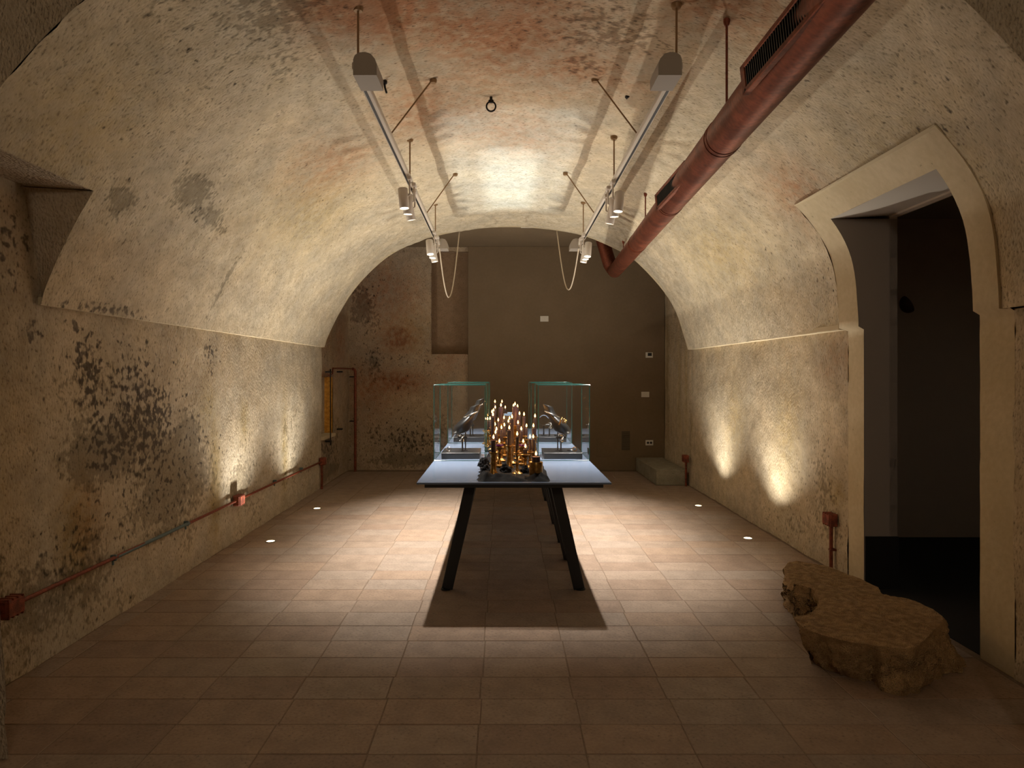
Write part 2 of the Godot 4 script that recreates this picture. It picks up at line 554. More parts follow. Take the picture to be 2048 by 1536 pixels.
# the right haunch is fuller beside the doorway
func flare(c: Vector2, d: float) -> float:
	if c.x < 0.6:
		return 0.0
	return 0.11 * sin(PI * clampf((c.y - 1.70) / 1.4, 0.0, 1.0)) * smoothstep(D0, 2.95, d) * (1.0 - smoothstep(4.5, 6.3, d))


func vault_right_x(y: float, d: float) -> float:
	var c := at_s(s_of_height(clampf(y, SPRING_R + 0.002, 3.0), true))
	return c.x + flare(c, d)


func steps(stops: Array, step: float) -> PackedFloat32Array:
	var out := PackedFloat32Array()
	for k in stops.size() - 1:
		var n := maxi(1, int(round((stops[k + 1] - stops[k]) / step)))
		for q in n:
			out.append(lerpf(stops[k], stops[k + 1], float(q) / n))
	out.append(stops[stops.size() - 1])
	return out


func find(a: PackedFloat32Array, x: float) -> int:
	for k in a.size():
		if absf(a[k] - x) < 1e-4:
			return k
	return 0


var relief_coarse: FastNoiseLite
var relief_fine: FastNoiseLite


func relief(p: Vector3, amount := 1.0) -> float:
	return amount * (0.014 * relief_coarse.get_noise_3dv(p) + 0.006 * relief_fine.get_noise_3dv(p))


# a flat upright plaster surface at x, between depths and heights, with rectangular holes [d0, d1, y0, y1]
func upright(x: float, inward: float, ds: Array, ys: Array, holes: Array, uv_d0: float, uv_size: Vector2, step := 0.05, amount := 1.0) -> MB:
	var du := steps(ds, step)
	var yv := steps(ys, step)
	var pos := PackedVector3Array()
	var uv := PackedVector2Array()
	var uv2 := PackedVector2Array()
	for y in yv:
		for d in du:
			var q := p3(x, y, d)
			q.x += inward * relief(q, amount)
			pos.append(q)
			uv.append(Vector2(d, y))
			uv2.append(Vector2((d - uv_d0) / uv_size.x, y / uv_size.y))
	var hs := []
	for h in holes:
		hs.append([find(du, h[0]), find(du, h[1]), find(yv, h[2]), find(yv, h[3])])
	var mb := MB.new()
	mb.grid(du.size() - 1, yv.size() - 1, pos, uv, uv2, hs, func(_p): return Vector3(inward, 0, 0))
	return mb


# ------------------------------------------------------------------ the setting
func build_shell() -> void:
	relief_coarse = FastNoiseLite.new()
	relief_coarse.seed = 5
	relief_coarse.frequency = 1.6
	relief_coarse.fractal_octaves = 3
	relief_fine = FastNoiseLite.new()
	relief_fine.seed = 6
	relief_fine.frequency = 11.0
	relief_fine.fractal_octaves = 2

	# the vault
	var s_lun := s_of_height(2.27, false)
	var s_por := s_of_height(2.545, true)
	var s_end := prof_s[prof_s.size() - 1]
	var du := steps([D0, 2.99, 3.10, 4.43, D1], 0.032)
	var sv := steps([0.0, s_lun, s_por, s_end], 0.032)
	var pos := PackedVector3Array()
	var uv := PackedVector2Array()
	var uv2 := PackedVector2Array()
	for s in sv:
		var c := at_s(s)
		var t := (at_s(minf(s + 0.01, s_end)) - at_s(maxf(s - 0.01, 0.0))).normalized()
		var inn := Vector3(t.y, -t.x, 0)
		var amount := clampf(minf(s, s_end - s) * 1.2, 0.35, 1.3)
		for d in du:
			var q := p3(c.x + flare(c, d), c.y, d)
			pos.append(q + inn * relief(q, amount) )
			uv.append(Vector2(d, s))
			uv2.append(Vector2((d - D0) / (D1 - D0), s / s_end))
	var mb := MB.new()
	var holes := [[0, find(du, 3.10), 0, find(sv, s_lun)], [find(du, 2.99), find(du, 4.43), find(sv, s_por), sv.size() - 1]]
	mb.grid(du.size() - 1, sv.size() - 1, pos, uv, uv2, holes, func(p): return Vector3(0.03, 1.2, p.z) - p)
	var vault := struct("ceiling", mb, M.vault, "pitted cream plaster barrel vault with reddish stains")
	# outer back of the vault, so that it has thickness
	mb = MB.new()
	for k in 40:
		var s0 := s_end * k / 40.0
		var s1 := s_end * (k + 1) / 40.0
		var a := at_s(s0)
		var b := at_s(s1)
		var t := (b - a).normalized()
		var o := Vector2(-t.y, t.x) * 0.16
		if (s1 <= s_lun + 0.3) or (s0 >= s_por - 0.3):
			continue
		mb.quad(p3(a.x + o.x, a.y + o.y, D0), p3(b.x + o.x, b.y + o.y, D0), p3(b.x + o.x, b.y + o.y, D1), p3(a.x + o.x, a.y + o.y, D1), Vector3(o.x, o.y, 0))
	obj("vault_back", mb, M.rough_dark, vault)

	# springing ledges
	mb = MB.new()
	mb.box(p3(-2.235, SPRING_L + 0.02, (3.12 + D1) / 2), Vector3(0.07, 0.04, D1 - 3.12), 0.004)
	struct("trim_1", mb, M.plain_plaster, "thin plaster ledge where vault springs from left wall")
	mb = MB.new()
	mb.box(p3(2.33, SPRING_R + 0.02, (4.44 + D1) / 2), Vector3(0.08, 0.04, D1 - 4.44), 0.004)
	struct("trim_2", mb, M.plain_plaster, "thin plaster ledge where vault springs from right wall")

	# left wall; the rear bay is full height and holds a barred niche
	var size := Vector2(D2 - D0, 2.3)
	mb = upright(WL, 1.0, [D0, 3.16, D1], [0.0, SPRING_L, 2.30], [[3.16, D1, SPRING_L, 2.30]], D0, size)
	var wl := struct("wall_left", mb, M.wall_left, "old plaster wall with dark mould stains, left of the table")
	mb = MB.new()
	mb.box(p3(WL - 0.32, 1.8, 4.0), Vector3(0.4, 3.9, 12.2))
	obj("masonry", mb, M.rough_dark, wl)
	# lunette cut into the vault: far cheek and soffit
	mb = MB.new()
	var cheek := PackedVector3Array()
	for j in 13:
		var y := lerpf(SPRING_L, 2.27, j / 12.0)
		var c := at_s(s_of_height(minf(y, 2.269), false))
		var lean := lerpf(3.165, 3.03, j / 12.0)
		for i in 7:
			var f := i / 6.0
			var q := p3(lerpf(WL, c.x, f), y, lerpf(lean, 3.10, f))
			q.z += relief(q, 0.8) * (1.0 - f)
			cheek.append(q)
	mb.grid(6, 12, cheek, PackedVector2Array(), PackedVector2Array(), [], func(_p): return Vector3(0.2, 0, 1))
	obj("lunette_cheek", mb, M.rough_dark, wl)
	mb = MB.new()
	var cl := at_s(s_lun)
	mb.box(p3((WL - 0.1 + cl.x) / 2 - 0.01, 2.31, 2.75), Vector3(cl.x - WL + 0.1, 0.07, 0.78), 0.01)
	obj("lunette_soffit", mb, M.rough_dark, wl)

	mb = upright(WL - 0.015, 1.0, [D1, 8.07, 8.62, D2], [0.0, 0.62, 1.36, REAR_TOP], [[8.07, 8.62, 0.62, 1.36]], 7.5, Vector2(2.0, 3.25), 0.05)
	var wlr := struct("wall_rear_left", mb, M.wall_rear, "stained side wall of the rear bay with a barred niche")
	mb = MB.new()
	# gilded niche: a concave back turned about an upright axis
	var cup := PackedVector3Array()
	for j in 13:
		var y := lerpf(0.60, 1.38, j / 12.0)
		for i in 15:
			var a := PI * i / 14.0
			cup.append(p3(WL - 0.02 - 0.26 * sin(a), y, 8.345 - 0.275 * cos(a)))
	mb.grid(14, 12, cup, PackedVector2Array(), PackedVector2Array(), [], func(_p): return Vector3(1, 0, 0))
	mb.quad(p3(WL - 0.3, 1.36, 8.05), p3(WL, 1.36, 8.05), p3(WL, 1.36, 8.64), p3(WL - 0.3, 1.36, 8.64), Vector3.DOWN)
	obj("gilded_niche", mb, M.gold, wlr)
	mb = MB.new()
	mb.box(p3(WL - 0.14, 0.60, 8.345), Vector3(0.32, 0.045, 0.57), 0.006)
	obj("niche_sill", mb, M.plain_plaster, wlr)

	# right wall with the portal
	mb = upright(WR, -1.0, [D0, 2.99, 4.43, D1], [0.0, SPRING_R], [[2.99, 4.43, 0.0, SPRING_R]], D0, size)
	var wr := struct("wall_right", mb, M.wall_right, "streaked cream plaster wall beside the doorway on the right")
	mb = MB.new()
	mb.box(p3(WR + 0.25, 1.8, 7.35), Vector3(0.3, 3.9, 5.5))
	mb.box(p3(WR + 0.25, 1.8, 2.70), Vector3(0.3, 3.9, 0.60))
	obj("masonry", mb, M.rough_dark, wr)
	mb = upright(WR + 0.004, -1.0, [D1, D2], [0.0, REAR_TOP], [], 7.5, Vector2(2.0, 3.25), 0.05)
	struct("wall_rear_right", mb, M.wall_right, "plain plaster side wall of the rear bay, right")
	build_portal(s_por)

	# far end: spandrel over the arch, rear bay ceiling, back wall, taupe panel
	mb = MB.new()
	for k in 60:
		var a := at_s(s_end * k / 60.0)
		var b := at_s(s_end * (k + 1) / 60.0)
		for d in [D1 - 0.02, D1 + 0.02]:
			mb.quad(p3(a.x, a.y, d), p3(b.x, b.y, d), p3(b.x, 3.5, d), p3(a.x, 3.5, d), Vector3(0, 0, -1 if d > D1 else 1))
		mb.quad(p3(a.x, a.y, D1 - 0.02), p3(b.x, b.y, D1 - 0.02), p3(b.x, b.y, D1 + 0.02), p3(a.x, a.y, D1 + 0.02), Vector3(0.03 - a.x, 1.2 - a.y, 0).normalized())
	struct("wall_arch", mb, M.plain_plaster, "plaster arch edge at the far end of the vault")
	mb = MB.new()
	mb.box(p3(0.06, REAR_TOP + 0.1, (D1 + D2) / 2 + 0.05), Vector3(4.7, 0.2, D2 - D1 + 0.1))
	struct("ceiling_rear", mb, M.taupe, "flat taupe ceiling of the rear bay")
	mb = MB.new()
	var du2 := steps([WL - 0.03, -1.035, -0.4], 0.05)
	var yv := steps([0.0, 1.69, 3.18, REAR_TOP], 0.05)
	pos = PackedVector3Array()
	uv = PackedVector2Array()
	uv2 = PackedVector2Array()
	for y in yv:
		for x in du2:
			var q := p3(x, y, D2)
			q.z += relief(q)
			pos.append(q)
			uv.append(Vector2(x, y))
			uv2.append(Vector2((x - WL) / 2.0, y / 3.25))
	mb.grid(du2.size() - 1, yv.size() - 1, pos, uv, uv2, [[find(du2, -1.035), du2.size() - 1, find(yv, 1.69), find(yv, 3.18)]], func(_p): return Vector3(0, 0, 1))
	var wb := struct("wall_back", mb, M.wall_rear, "mottled brown plaster back wall left of the taupe panel")
	mb = MB.new()
	mb.box(p3(0.0, 1.8, D2 + 0.42), Vector3(5.2, 3.9, 0.2))
	obj("masonry", mb, M.rough_dark, wb)
	mb = MB.new()
	pos = PackedVector3Array()
	for j in 31:
		for i in 13:
			var q := p3(lerpf(-1.06, -0.4, i / 12.0), lerpf(1.66, 3.2, j / 30.0), D2 + 0.16 + 0.05 * (1.0 - j / 30.0))
			q.z += relief(q)
			pos.append(q)
	mb.grid(12, 30, pos, PackedVector2Array(), PackedVector2Array(), [], func(_p): return Vector3(0, 0, 1))
	mb.quad(p3(-1.035, 1.69, D2 - 0.005), p3(-1.035, 3.18, D2 - 0.005), p3(-1.06, 3.2, D2 + 0.25), p3(-1.06, 1.66, D2 + 0.25), Vector3(1, 0, 0))
	mb.quad(p3(-1.06, 1.69, D2 - 0.005), p3(-0.4, 1.69, D2 - 0.005), p3(-0.4, 1.66, D2 + 0.25), p3(-1.06, 1.66, D2 + 0.25), Vector3(0, 1, 0))
	mb.quad(p3(-1.06, 3.18, D2 - 0.005), p3(-0.4, 3.18, D2 - 0.005), p3(-0.4, 3.2, D2 + 0.25), p3(-1.06, 3.2, D2 + 0.25), Vector3(0, -1, 0))
	obj("blind_recess", mb, M.recess, wb)
	mb = MB.new()
	mb.box(p3((-0.5 + WR) / 2, REAR_TOP / 2, D2 + 0.03), Vector3(WR + 0.5, REAR_TOP, 0.18), 0.004)
	struct("wall_panel", mb, M.taupe, "smooth taupe painted wall panel behind the table")

	# near end: the wall that the arch opens through, and the dim room in front of it
	mb = MB.new()
	for k in 60:
		var a := at_s(s_end * k / 60.0)
		var b := at_s(s_end * (k + 1) / 60.0)
		mb.quad(p3(a.x, a.y, D0), p3(b.x, b.y, D0), p3(b.x * 1.3, maxf(b.y + 0.75, 2.4), D0), p3(a.x * 1.3, maxf(a.y + 0.75, 2.4), D0), Vector3(0, 0, 1))
	# jambs: splayed away from the opening
	for side in [[-1.80, -1.845, -2.75], [1.94, 1.98, 2.95]]:
		var rows := PackedVector3Array()
		for j in 41:
			var y := lerpf(0.0, 2.62, j / 40.0)
			var xe: float = lerpf(side[0], side[1], clampf(y / 0.8, 0.0, 1.0))
			var q0 := p3(xe, y, D0)
			xe += relief(q0 * 1.7, 0.9)
			rows.append(p3(side[2], y, D0))
			rows.append(p3(xe, y, D0))
			rows.append(p3(side[2] * 0.87, y, D0 + 0.45))
		mb.grid(2, 40, rows, PackedVector2Array(), PackedVector2Array(), [], func(_p): return Vector3(-0.4 * side[2], 0, 1.0))
	struct("wall_front", mb, M.rough_dark, "dark rough edge of the near archway")
	mb = MB.new()
	mb.box(p3(2.85, 1.8, 0.1), Vector3(0.2, 3.9, 4.6))
	mb.box(p3(0.0, 1.8, -2.1), Vector3(5.6, 3.9, 0.2))
	struct("wall_near", mb, M.rough_dark, "unlit wall of the room in front of the arch")
	mb = MB.new()
	mb.box(p3(0.2, 3.74, 3.9), Vector3(6.4, 0.2, 12.4))
	struct("ceiling_near", mb, M.rough_dark, "unlit slab over the vault and the near room")


func build_portal(s_por: float) -> void:
	# plaster surround set a little behind the vault; opening from depth 3.21 to 4.24, up to 2.41
	var top_y := 2.545
	var ys := steps([0.0, SPRING_R - 0.01, SPRING_R + 0.01, 2.41, top_y], 0.05)
	var ds := steps([2.99, 3.21, 4.24, 4.43], 0.08)
	var xs := func(y: float) -> float:
		if y < SPRING_R:
			return 2.352
		return vault_right_x(y, 3.7) + 0.028
	var pos := PackedVector3Array()
	var uv := PackedVector2Array()
	var uv2 := PackedVector2Array()
	for y in ys:
		for d in ds:
			var q := p3(xs.call(y), y, d)
			if y > SPRING_R and d > 4.24:
				q.x = lerpf(q.x, vault_right_x(y, d), (d - 4.24) / 0.19)
			q.x += relief(q, 0.25)
			pos.append(q)
			uv.append(Vector2(d, y))
			uv2.append(Vector2(d, y))
	var mb := MB.new()
	mb.grid(ds.size() - 1, ys.size() - 1, pos, uv, uv2, [[find(ds, 3.21), find(ds, 4.24), 0, find(ys, 2.41)]], func(_p): return Vector3(-1, 0, 0))
	var root := struct("door_1", mb, M.plain_plaster, "tall smooth plaster doorway surround cut into the right wall and vault")
	# lip under the vault, cheeks at either end, thin reveals
	mb = MB.new()
	for k in 12:
		var da := lerpf(2.99, 4.43, k / 12.0)
		var db := lerpf(2.99, 4.43, (k + 1) / 12.0)
		var fa := clampf((4.43 - da) / 0.19, 0.0, 1.0) * 0.03
		var fb := clampf((4.43 - db) / 0.19, 0.0, 1.0) * 0.03
		var xa := vault_right_x(top_y, da) - 0.012
		var xb := vault_right_x(top_y, db) - 0.012
		mb.quad(p3(xa, top_y, da), p3(xa + 0.014 + fa, top_y, da), p3(xb + 0.014 + fb, top_y, db), p3(xb, top_y, db), Vector3.DOWN)
	for j in 16:
		var y0 := lerpf(SPRING_R, top_y, j / 16.0)
		var y1 := lerpf(SPRING_R, top_y, (j + 1) / 16.0)
		mb.quad(p3(vault_right_x(y0, 2.99) - 0.012, y0, 2.99), p3(xs.call(y0 + 0.001), y0, 2.99), p3(xs.call(y1), y1, 2.99), p3(vault_right_x(y1, 2.99) - 0.012, y1, 2.99), Vector3(0, 0, -1))
	obj("surround_lip", mb, M.plain_plaster, root)
	mb = MB.new()
	for d in [3.21, 4.24]:
		var n := Vector3(0, 0, 1) if d > 4.0 else Vector3(0, 0, -1)
		for j in ys.size() - 1:
			if ys[j + 1] < 2.411:
				mb.quad(p3(xs.call(ys[j]), ys[j], d), p3(2.57, ys[j], d), p3(2.57, ys[j + 1], d), p3(xs.call(ys[j + 1]), ys[j + 1], d), n)
	obj("jamb", mb, M.jamb_paint, root)
	mb = MB.new()
	var xo: float = xs.call(2.41)
	mb.quad(p3(xo, 2.41, 3.21), p3(xo, 2.41, 4.24), p3(2.57, 2.435, 4.24), p3(2.57, 2.435, 3.21), Vector3.DOWN)
	obj("soffit", mb, M.pale_ceiling, root)
	mb = MB.new()
	mb.box(p3(2.465, 0.172, 4.234), Vector3(0.215, 0.344, 0.012), 0.001)
	obj("black_skirting", mb, M.black_floor, root)

	# the dim grey room behind it
	mb = MB.new()
	mb.box(p3(3.9, 1.45, 5.68), Vector3(2.6, 2.9, 0.2))
	mb.box(p3(5.2, 1.45, 4.1), Vector3(0.2, 2.9, 3.4))
	mb.box(p3(3.9, 1.45, 2.35), Vector3(2.6, 2.9, 0.2))
	# room side of the thick dividing wall, round the passage
	mb.box(p3(2.545, 1.45, 2.83), Vector3(0.05, 2.9, 0.76))
	mb.box(p3(2.545, 1.45, 4.92), Vector3(0.05, 2.9, 1.36))
	mb.box(p3(2.545, 2.66, 3.725), Vector3(0.05, 0.48, 1.03))
	struct("wall_side_room", mb, M.grey_paint, "dim grey wall seen through the doorway")
	mb = MB.new()
	mb.box(p3(3.8, 2.82, 4.0), Vector3(2.9, 0.18, 3.5))
	struct("ceiling_side_room", mb, M.pale_ceiling, "pale ceiling of the room beyond the doorway")
	mb = MB.new()
	mb.box(p3(3.78, -0.058, 4.0), Vector3(2.80, 0.12, 3.5))
	struct("floor_side_room", mb, M.black_floor, "black floor of the room beyond the doorway")


func build_floor() -> void:
	var mb := MB.new()
	mb.box(p3(0.1, -0.0528, 3.9), Vector3(5.4, 0.10, 12.4))
	var floor_ := struct("floor", mb, M.grout, "terracotta tile floor")
	var tw := 0.4012
	var th := 0.2012
	var shapes := []
	for k in 3:
		var t := MB.new()
		t.box(Vector3(0, -0.009, 0), Vector3(tw - 0.001 * k, 0.018, th - 0.0012 * k), 0.0022)
		shapes.append(t.mesh())
	var cut := MB.new()
	cut.box(Vector3(0, -0.009, 0), Vector3(0.112, 0.018, th), 0.0022)
	var cut_mesh := cut.mesh()
	var made := 0
	var rest := MB.new()
	rng.seed = 77
	for row in range(-4, 35):
		var d0 := 2.40 + 0.204 * row
		var shift := rng.randf_range(-0.006, 0.006)
		for col in range(-2, 10):
			var x0 := -1.71 + 0.404 * col
			var is_cut := col == -2
			var centre := p3(x0 + 0.202 + shift, rng.randf_range(-0.0016, 0.0004), d0 + 0.102)
			if is_cut:
				centre.x = -2.1735
			if d0 + 0.2 > D2 - 0.05:
				continue
			var spin := rng.randf_range(-0.004, 0.004)
			var pick := rng.randi() % 5
			var shape := rng.randi() % 3
			if d0 > 1.9 and made < 296:
				var o := obj("tile", cut_mesh if is_cut else shapes[shape], M.tiles[pick], floor_, centre)
				o.rotation.y = spin
				made += 1
			else:
				rest.box(centre + Vector3(0, -0.009, 0), Vector3(0.112 if is_cut else tw, 0.018, th), 0.0022)
	var r := obj("far_tiles", rest, M.tiles[0], floor_)
	r.set_meta("kind", "stuff")


# ------------------------------------------------------------------ lamps
func spot_light(parent: Node3D, at: Vector3, aim: Vector3, energy: float, angle: float, soft: float, color: Color, size := 0.02) -> void:
	var l := SpotLight3D.new()
	l.name = "beam"
	parent.add_child(l, true)
	l.position = at
	var dir := (parent.global_transform.affine_inverse() * aim - at).normalized()
	var up := Vector3.UP if absf(dir.y) < 0.98 else Vector3.RIGHT
	l.basis = Basis.looking_at(dir, up)
	l.light_energy = energy
	l.light_color = color
	l.spot_angle = angle
	l.spot_angle_attenuation = soft
	l.spot_range = 20.0
	l.spot_attenuation = 2.0
	l.light_size = size
	l.shadow_enabled = true


const SPOT_COLOR := Color(1.0, 0.975, 0.935)
const UP_COLOR := Color(1.0, 0.965, 0.905)


func spotlight(track_y: float, mouth: Vector3, aim: Vector3, energy: float, angle: float, label: String, group: String) -> void:
	var dir := (aim - mouth).normalized()
	var t := thing("track_spotlight", label, "spotlight", mouth, group)
	var tilt := Basis(Quaternion(Vector3.DOWN, dir))
	var back := -dir
	var mb := MB.new()
	mb.lathe([[0.030, 0.004], [0.033, 0.0], [0.035, 0.002], [0.035, 0.142], [0.032, 0.146], [0.0, 0.146]], 24, Transform3D(tilt, Vector3.ZERO))
	mb.lathe([[0.030, 0.004], [0.030, 0.012], [0.0, 0.012]], 24, Transform3D(tilt, Vector3.ZERO))
	obj("lamp_body", mb, M.lamp_white, t)
	mb = MB.new()
	mb.lathe([[0.0, 0.006], [0.029, 0.006], [0.029, 0.009], [0.0, 0.009]], 24, Transform3D(tilt, Vector3.ZERO))
	obj("lens", mb, M.lens, t)
	# stem up to the track, offset to the side of the body
	var side := 0.045 * signf(-mouth.x)
	var joint := back * 0.09 + Vector3(side * 0.8, 0, 0)
	mb = MB.new()
	mb.tube([back * 0.09 + Vector3(side * 0.6, 0, 0), joint + Vector3(side * 0.2, 0.01, 0), Vector3(joint.x + side * 0.2, track_y - mouth.y - 0.02, joint.z)], 0.007, 8)
	obj("stem", mb, M.lamp_white, t)
	mb = MB.new()
	mb.box(Vector3(joint.x + side * 0.2, track_y - mouth.y - 0.018, joint.z), Vector3(0.03, 0.026, 0.075), 0.004)
	obj("track_adapter", mb, M.lamp_white, t)
	spot_light(t, dir * 0.002, aim, energy, angle, 1.0, SPOT_COLOR, 0.022)


func build_tracks() -> void:
	for side in [-1.0, 1.0]:
		var which := "left" if side < 0.0 else "right"
		var x: float = 0.07 + side * 0.755
		var inner: float = -side
		var near := 3.05
		var far := 6.95
		var yt := func(d: float) -> float: return lerpf(2.845, 2.79, (d - near) / (far - near))
		var t := thing("lighting_track", "white lighting track hung on rods under the vault, %s of the two" % which, "track light", Vector3.ZERO, "suspended lighting tracks")
		var mb := MB.new()
		var a := p3(x, yt.call(near), near)
		var b := p3(x, yt.call(far), far)
		var dir := (b - a).normalized()
		var bs := Basis.looking_at(dir, Vector3.UP)
		mb.box((a + b) * 0.5, Vector3(0.042, 0.034, a.distance_to(b)), 0.004, bs)
		obj("rail", mb, M.track_white, t)
		mb = MB.new()
		mb.box((a + b) * 0.5 + Vector3(side * 0.006, -0.0175, 0), Vector3(0.013, 0.004, a.distance_to(b) - 0.02), 0.0, bs)
		obj("rail_slot", mb, M.slot, t)
		# end boxes with a rounded top, on the inner side of the rail
		for e in [[near - 0.02, 1.0], [far - 0.02, 1.0]]:
			var cd: float = e[0]
			var cy: float = yt.call(cd)
			var cx: float = x + inner * 0.045
			var outline := [[-0.055, -0.055], [0.055, -0.055], [0.055, -0.005], [0.046, 0.022], [0.026, 0.045], [0.0, 0.053], [-0.03, 0.050], [-0.047, 0.038], [-0.055, 0.018]]
			mb = MB.new()
			for k in outline.size():
				var p: Array = outline[k]
				var q: Array = outline[(k + 1) % outline.size()]
				var nn := Vector3(inner * (q[1] - p[1]), -(q[0] - p[0]), 0).normalized()
				mb.quad(p3(cx + inner * p[0], cy + p[1], cd), p3(cx + inner * q[0], cy + q[1], cd), p3(cx + inner * q[0], cy + q[1], cd + 0.17), p3(cx + inner * p[0], cy + p[1], cd + 0.17), nn)
				for f in [[cd, 1.0], [cd + 0.17, -1.0]]:
					mb.tri(p3(cx, cy, f[0]), p3(cx + inner * p[0], cy + p[1], f[0]), p3(cx + inner * q[0], cy + q[1], f[0]), Vector3(0, 0, f[1]))
			obj("end_box", mb, M.box_grey, t)
		for d in [3.09, 4.82, 6.65]:
			var top := vault_y(x) + 0.01
			mb = MB.new()
			mb.tube([p3(x, yt.call(d) + 0.015, d), p3(x, top, d)], 0.0055, 8)
			mb.lathe([[0.0, -0.012], [0.020, -0.012], [0.026, 0.0], [0.026, 0.012], [0.0, 0.012]], 14, Transform3D(Basis.IDENTITY, p3(x, top - 0.012, d)))
			obj("hanging_rod", mb, M.rod, t)
		for d in [3.95, 5.80]:
			var xi: float = x + inner * 0.265
			mb = MB.new()
			mb.tube([p3(x, yt.call(d) + 0.012, d), p3(xi, vault_y(xi) + 0.01, d)], 0.005, 8)
			mb.lathe([[0.0, -0.010], [0.018, -0.010], [0.022, 0.0], [0.022, 0.012], [0.0, 0.012]], 12, Transform3D(Basis.IDENTITY, p3(xi, vault_y(xi) - 0.008, d)))
			obj("brace_rod", mb, M.rod, t)
		# power cord looping to the rear ceiling
		var pts := []
		for k in 25:
			var f := k / 24.0
			var dd := lerpf(6.93, 8.12, f)
			var y := lerpf(2.77, REAR_TOP - 0.01, f) - (0.80 if side < 0.0 else 0.70) * sin(PI * f) * (1.0 - 0.25 * f)
			pts.append(p3(lerpf(x - side * 0.01, 0.07 + side * 0.60, f), y, dd))
		mb = MB.new()
		mb.tube(pts, 0.007, 8)
		tag(obj("power_cord", mb, M.cord), "white power cord looping from the %s lighting track to the rear ceiling" % which, "cord", "track power cords")
		# three spotlights in a near and a far cluster
		var depths := [[4.63, 4.80, 4.98], [6.30, 6.50, 6.72]] if side < 0.0 else [[4.72, 4.88, 5.10], [6.42, 6.58, 6.75]]
		var nth := ["front", "middle", "rear"]
		for c in 2:
			for k in 3:
				var d: float = depths[c][k]
				var mouth := p3(x + side * 0.012, 2.575 - 0.02 * c, d)
				var aim := p3(0.07 + side * [0.60, 0.82, 0.42][k], TABLE_TOP, d + [-0.10, 0.10, 0.30][k] - 0.22 * c)
				spotlight(yt.call(d) - 0.015, mouth, aim, 6.4, [31.0, 29.0, 33.0][k], "white cylinder spotlight on the %s track, %s of its %s cluster" % [which, nth[k], "near" if c == 0 else "far"], "track spotlights")


# added open-topped two-cell uplight; its framed light replaces the table's reflection on the vault
func build_added_uplight() -> void:
	var base := TABLE_TOP + 0.023
	var t := thing("added_framing_uplight", "small black added two-cell uplight behind the candles, makes the bright patch on the vault", "uplight", p3(0.07, base, 5.72))
	var hh := 0.27
	for c in [[0.0, 0.0, 0.057, -0.137, 0.163, 3.4], [0.25, 0.0, 0.0255, -0.076, 0.127, 5.2]]:
		# cell: lamp offset along depth, x, half width, aperture from/to along depth, energy
		var lz: float = -c[0]
		var hw: float = c[2]
		var d0: float = c[3]
		var d1: float = c[4]
		var mb := MB.new()
		var cz := lz - (d0 + d1) / 2
		var ln := d1 - d0
		mb.box(Vector3(c[1] - hw - 0.002, hh / 2, cz), Vector3(0.004, hh, ln + 0.008))
		mb.box(Vector3(c[1] + hw + 0.002, hh / 2, cz), Vector3(0.004, hh, ln + 0.008))
		mb.box(Vector3(c[1], hh / 2, lz - d0 + 0.002), Vector3(hw * 2, hh, 0.004))
		mb.box(Vector3(c[1], hh / 2, lz - d1 - 0.002), Vector3(hw * 2, hh, 0.004))
		mb.box(Vector3(c[1], 0.002, cz), Vector3(hw * 2, 0.004, ln))
		obj("cell", mb, M.slot, t)
		mb = MB.new()
		mb.lathe([[0.012, 0.004], [0.012, 0.007], [0.0, 0.007]], 16, Transform3D(Basis.IDENTITY, Vector3(c[1], 0, lz)))
		obj("lens", mb, M.lens, t)
		spot_light(t, Vector3(c[1], 0.010, lz), t.position + Vector3(c[1], 3.0, lz), c[5], 70.0, 0.2, Color(0.80, 0.91, 1.0), 0.01)


# unseen globe behind the camera, placed to light the near walls and archway
func build_unseen_near_lamp() -> void:
	var t := thing("unseen_wall_globe", "unseen opal globe lamp behind the camera, lighting the near walls and archway", "wall lamp", p3(0.35, 2.55, -1.72))
	var mb := MB.new()
	var pr := []
	for k in 13:
		var a := -PI / 2 + PI * k / 12.0
		pr.append([0.11 * cos(a), 0.11 * sin(a)])
	mb.lathe(pr, 24)
	var gm := mat("opal_globe_glow", Color8(240, 225, 200), 0.5)
	gm.emission_enabled = true
	gm.emission = Color(1.0, 0.90, 0.76)
	gm.emission_energy_multiplier = 2.0
	obj("globe", mb, gm, t)
	mb = MB.new()
	mb.lathe([[0.05, -0.02], [0.05, 0.02], [0.0, 0.02]], 20, Transform3D(Basis(Vector3.RIGHT, PI / 2), Vector3(0, 0, 0.24)))
	mb.tube([Vector3(0, 0, 0.10), Vector3(0, 0, 0.26)], 0.012, 8)
	obj("bracket", mb, M.steel, t)
	var l := OmniLight3D.new()
	l.name = "glow"
	t.add_child(l)
	l.light_energy = 1.4
	l.light_color = Color(1.0, 0.94, 0.85)
	l.light_size = 0.10
	l.omni_range = 20.0
	l.omni_attenuation = 2.0
	l.shadow_enabled = true


# unseen downlight, out of the doorway's sight line, placed to light the side room
func build_unseen_side_lamp() -> void:
	var t := thing("unseen_ceiling_downlight", "unseen downlight lighting the side room beyond the doorway", "downlight", p3(3.9, 2.728, 3.3))
	var mb := MB.new()
	mb.lathe([[0.045, -0.004], [0.055, -0.006], [0.058, 0.0]], 24)
	obj("bezel", mb, M.steel, t)
	mb = MB.new()
	mb.lathe([[0.0, -0.003], [0.044, -0.003], [0.044, 0.0]], 24)
	obj("lens", mb, M.uplens, t)
	spot_light(t, Vector3(0, -0.012, 0), t.position + Vector3(0, -2, -0.3), 0.16, 75.0, 1.0, UP_COLOR, 0.04)


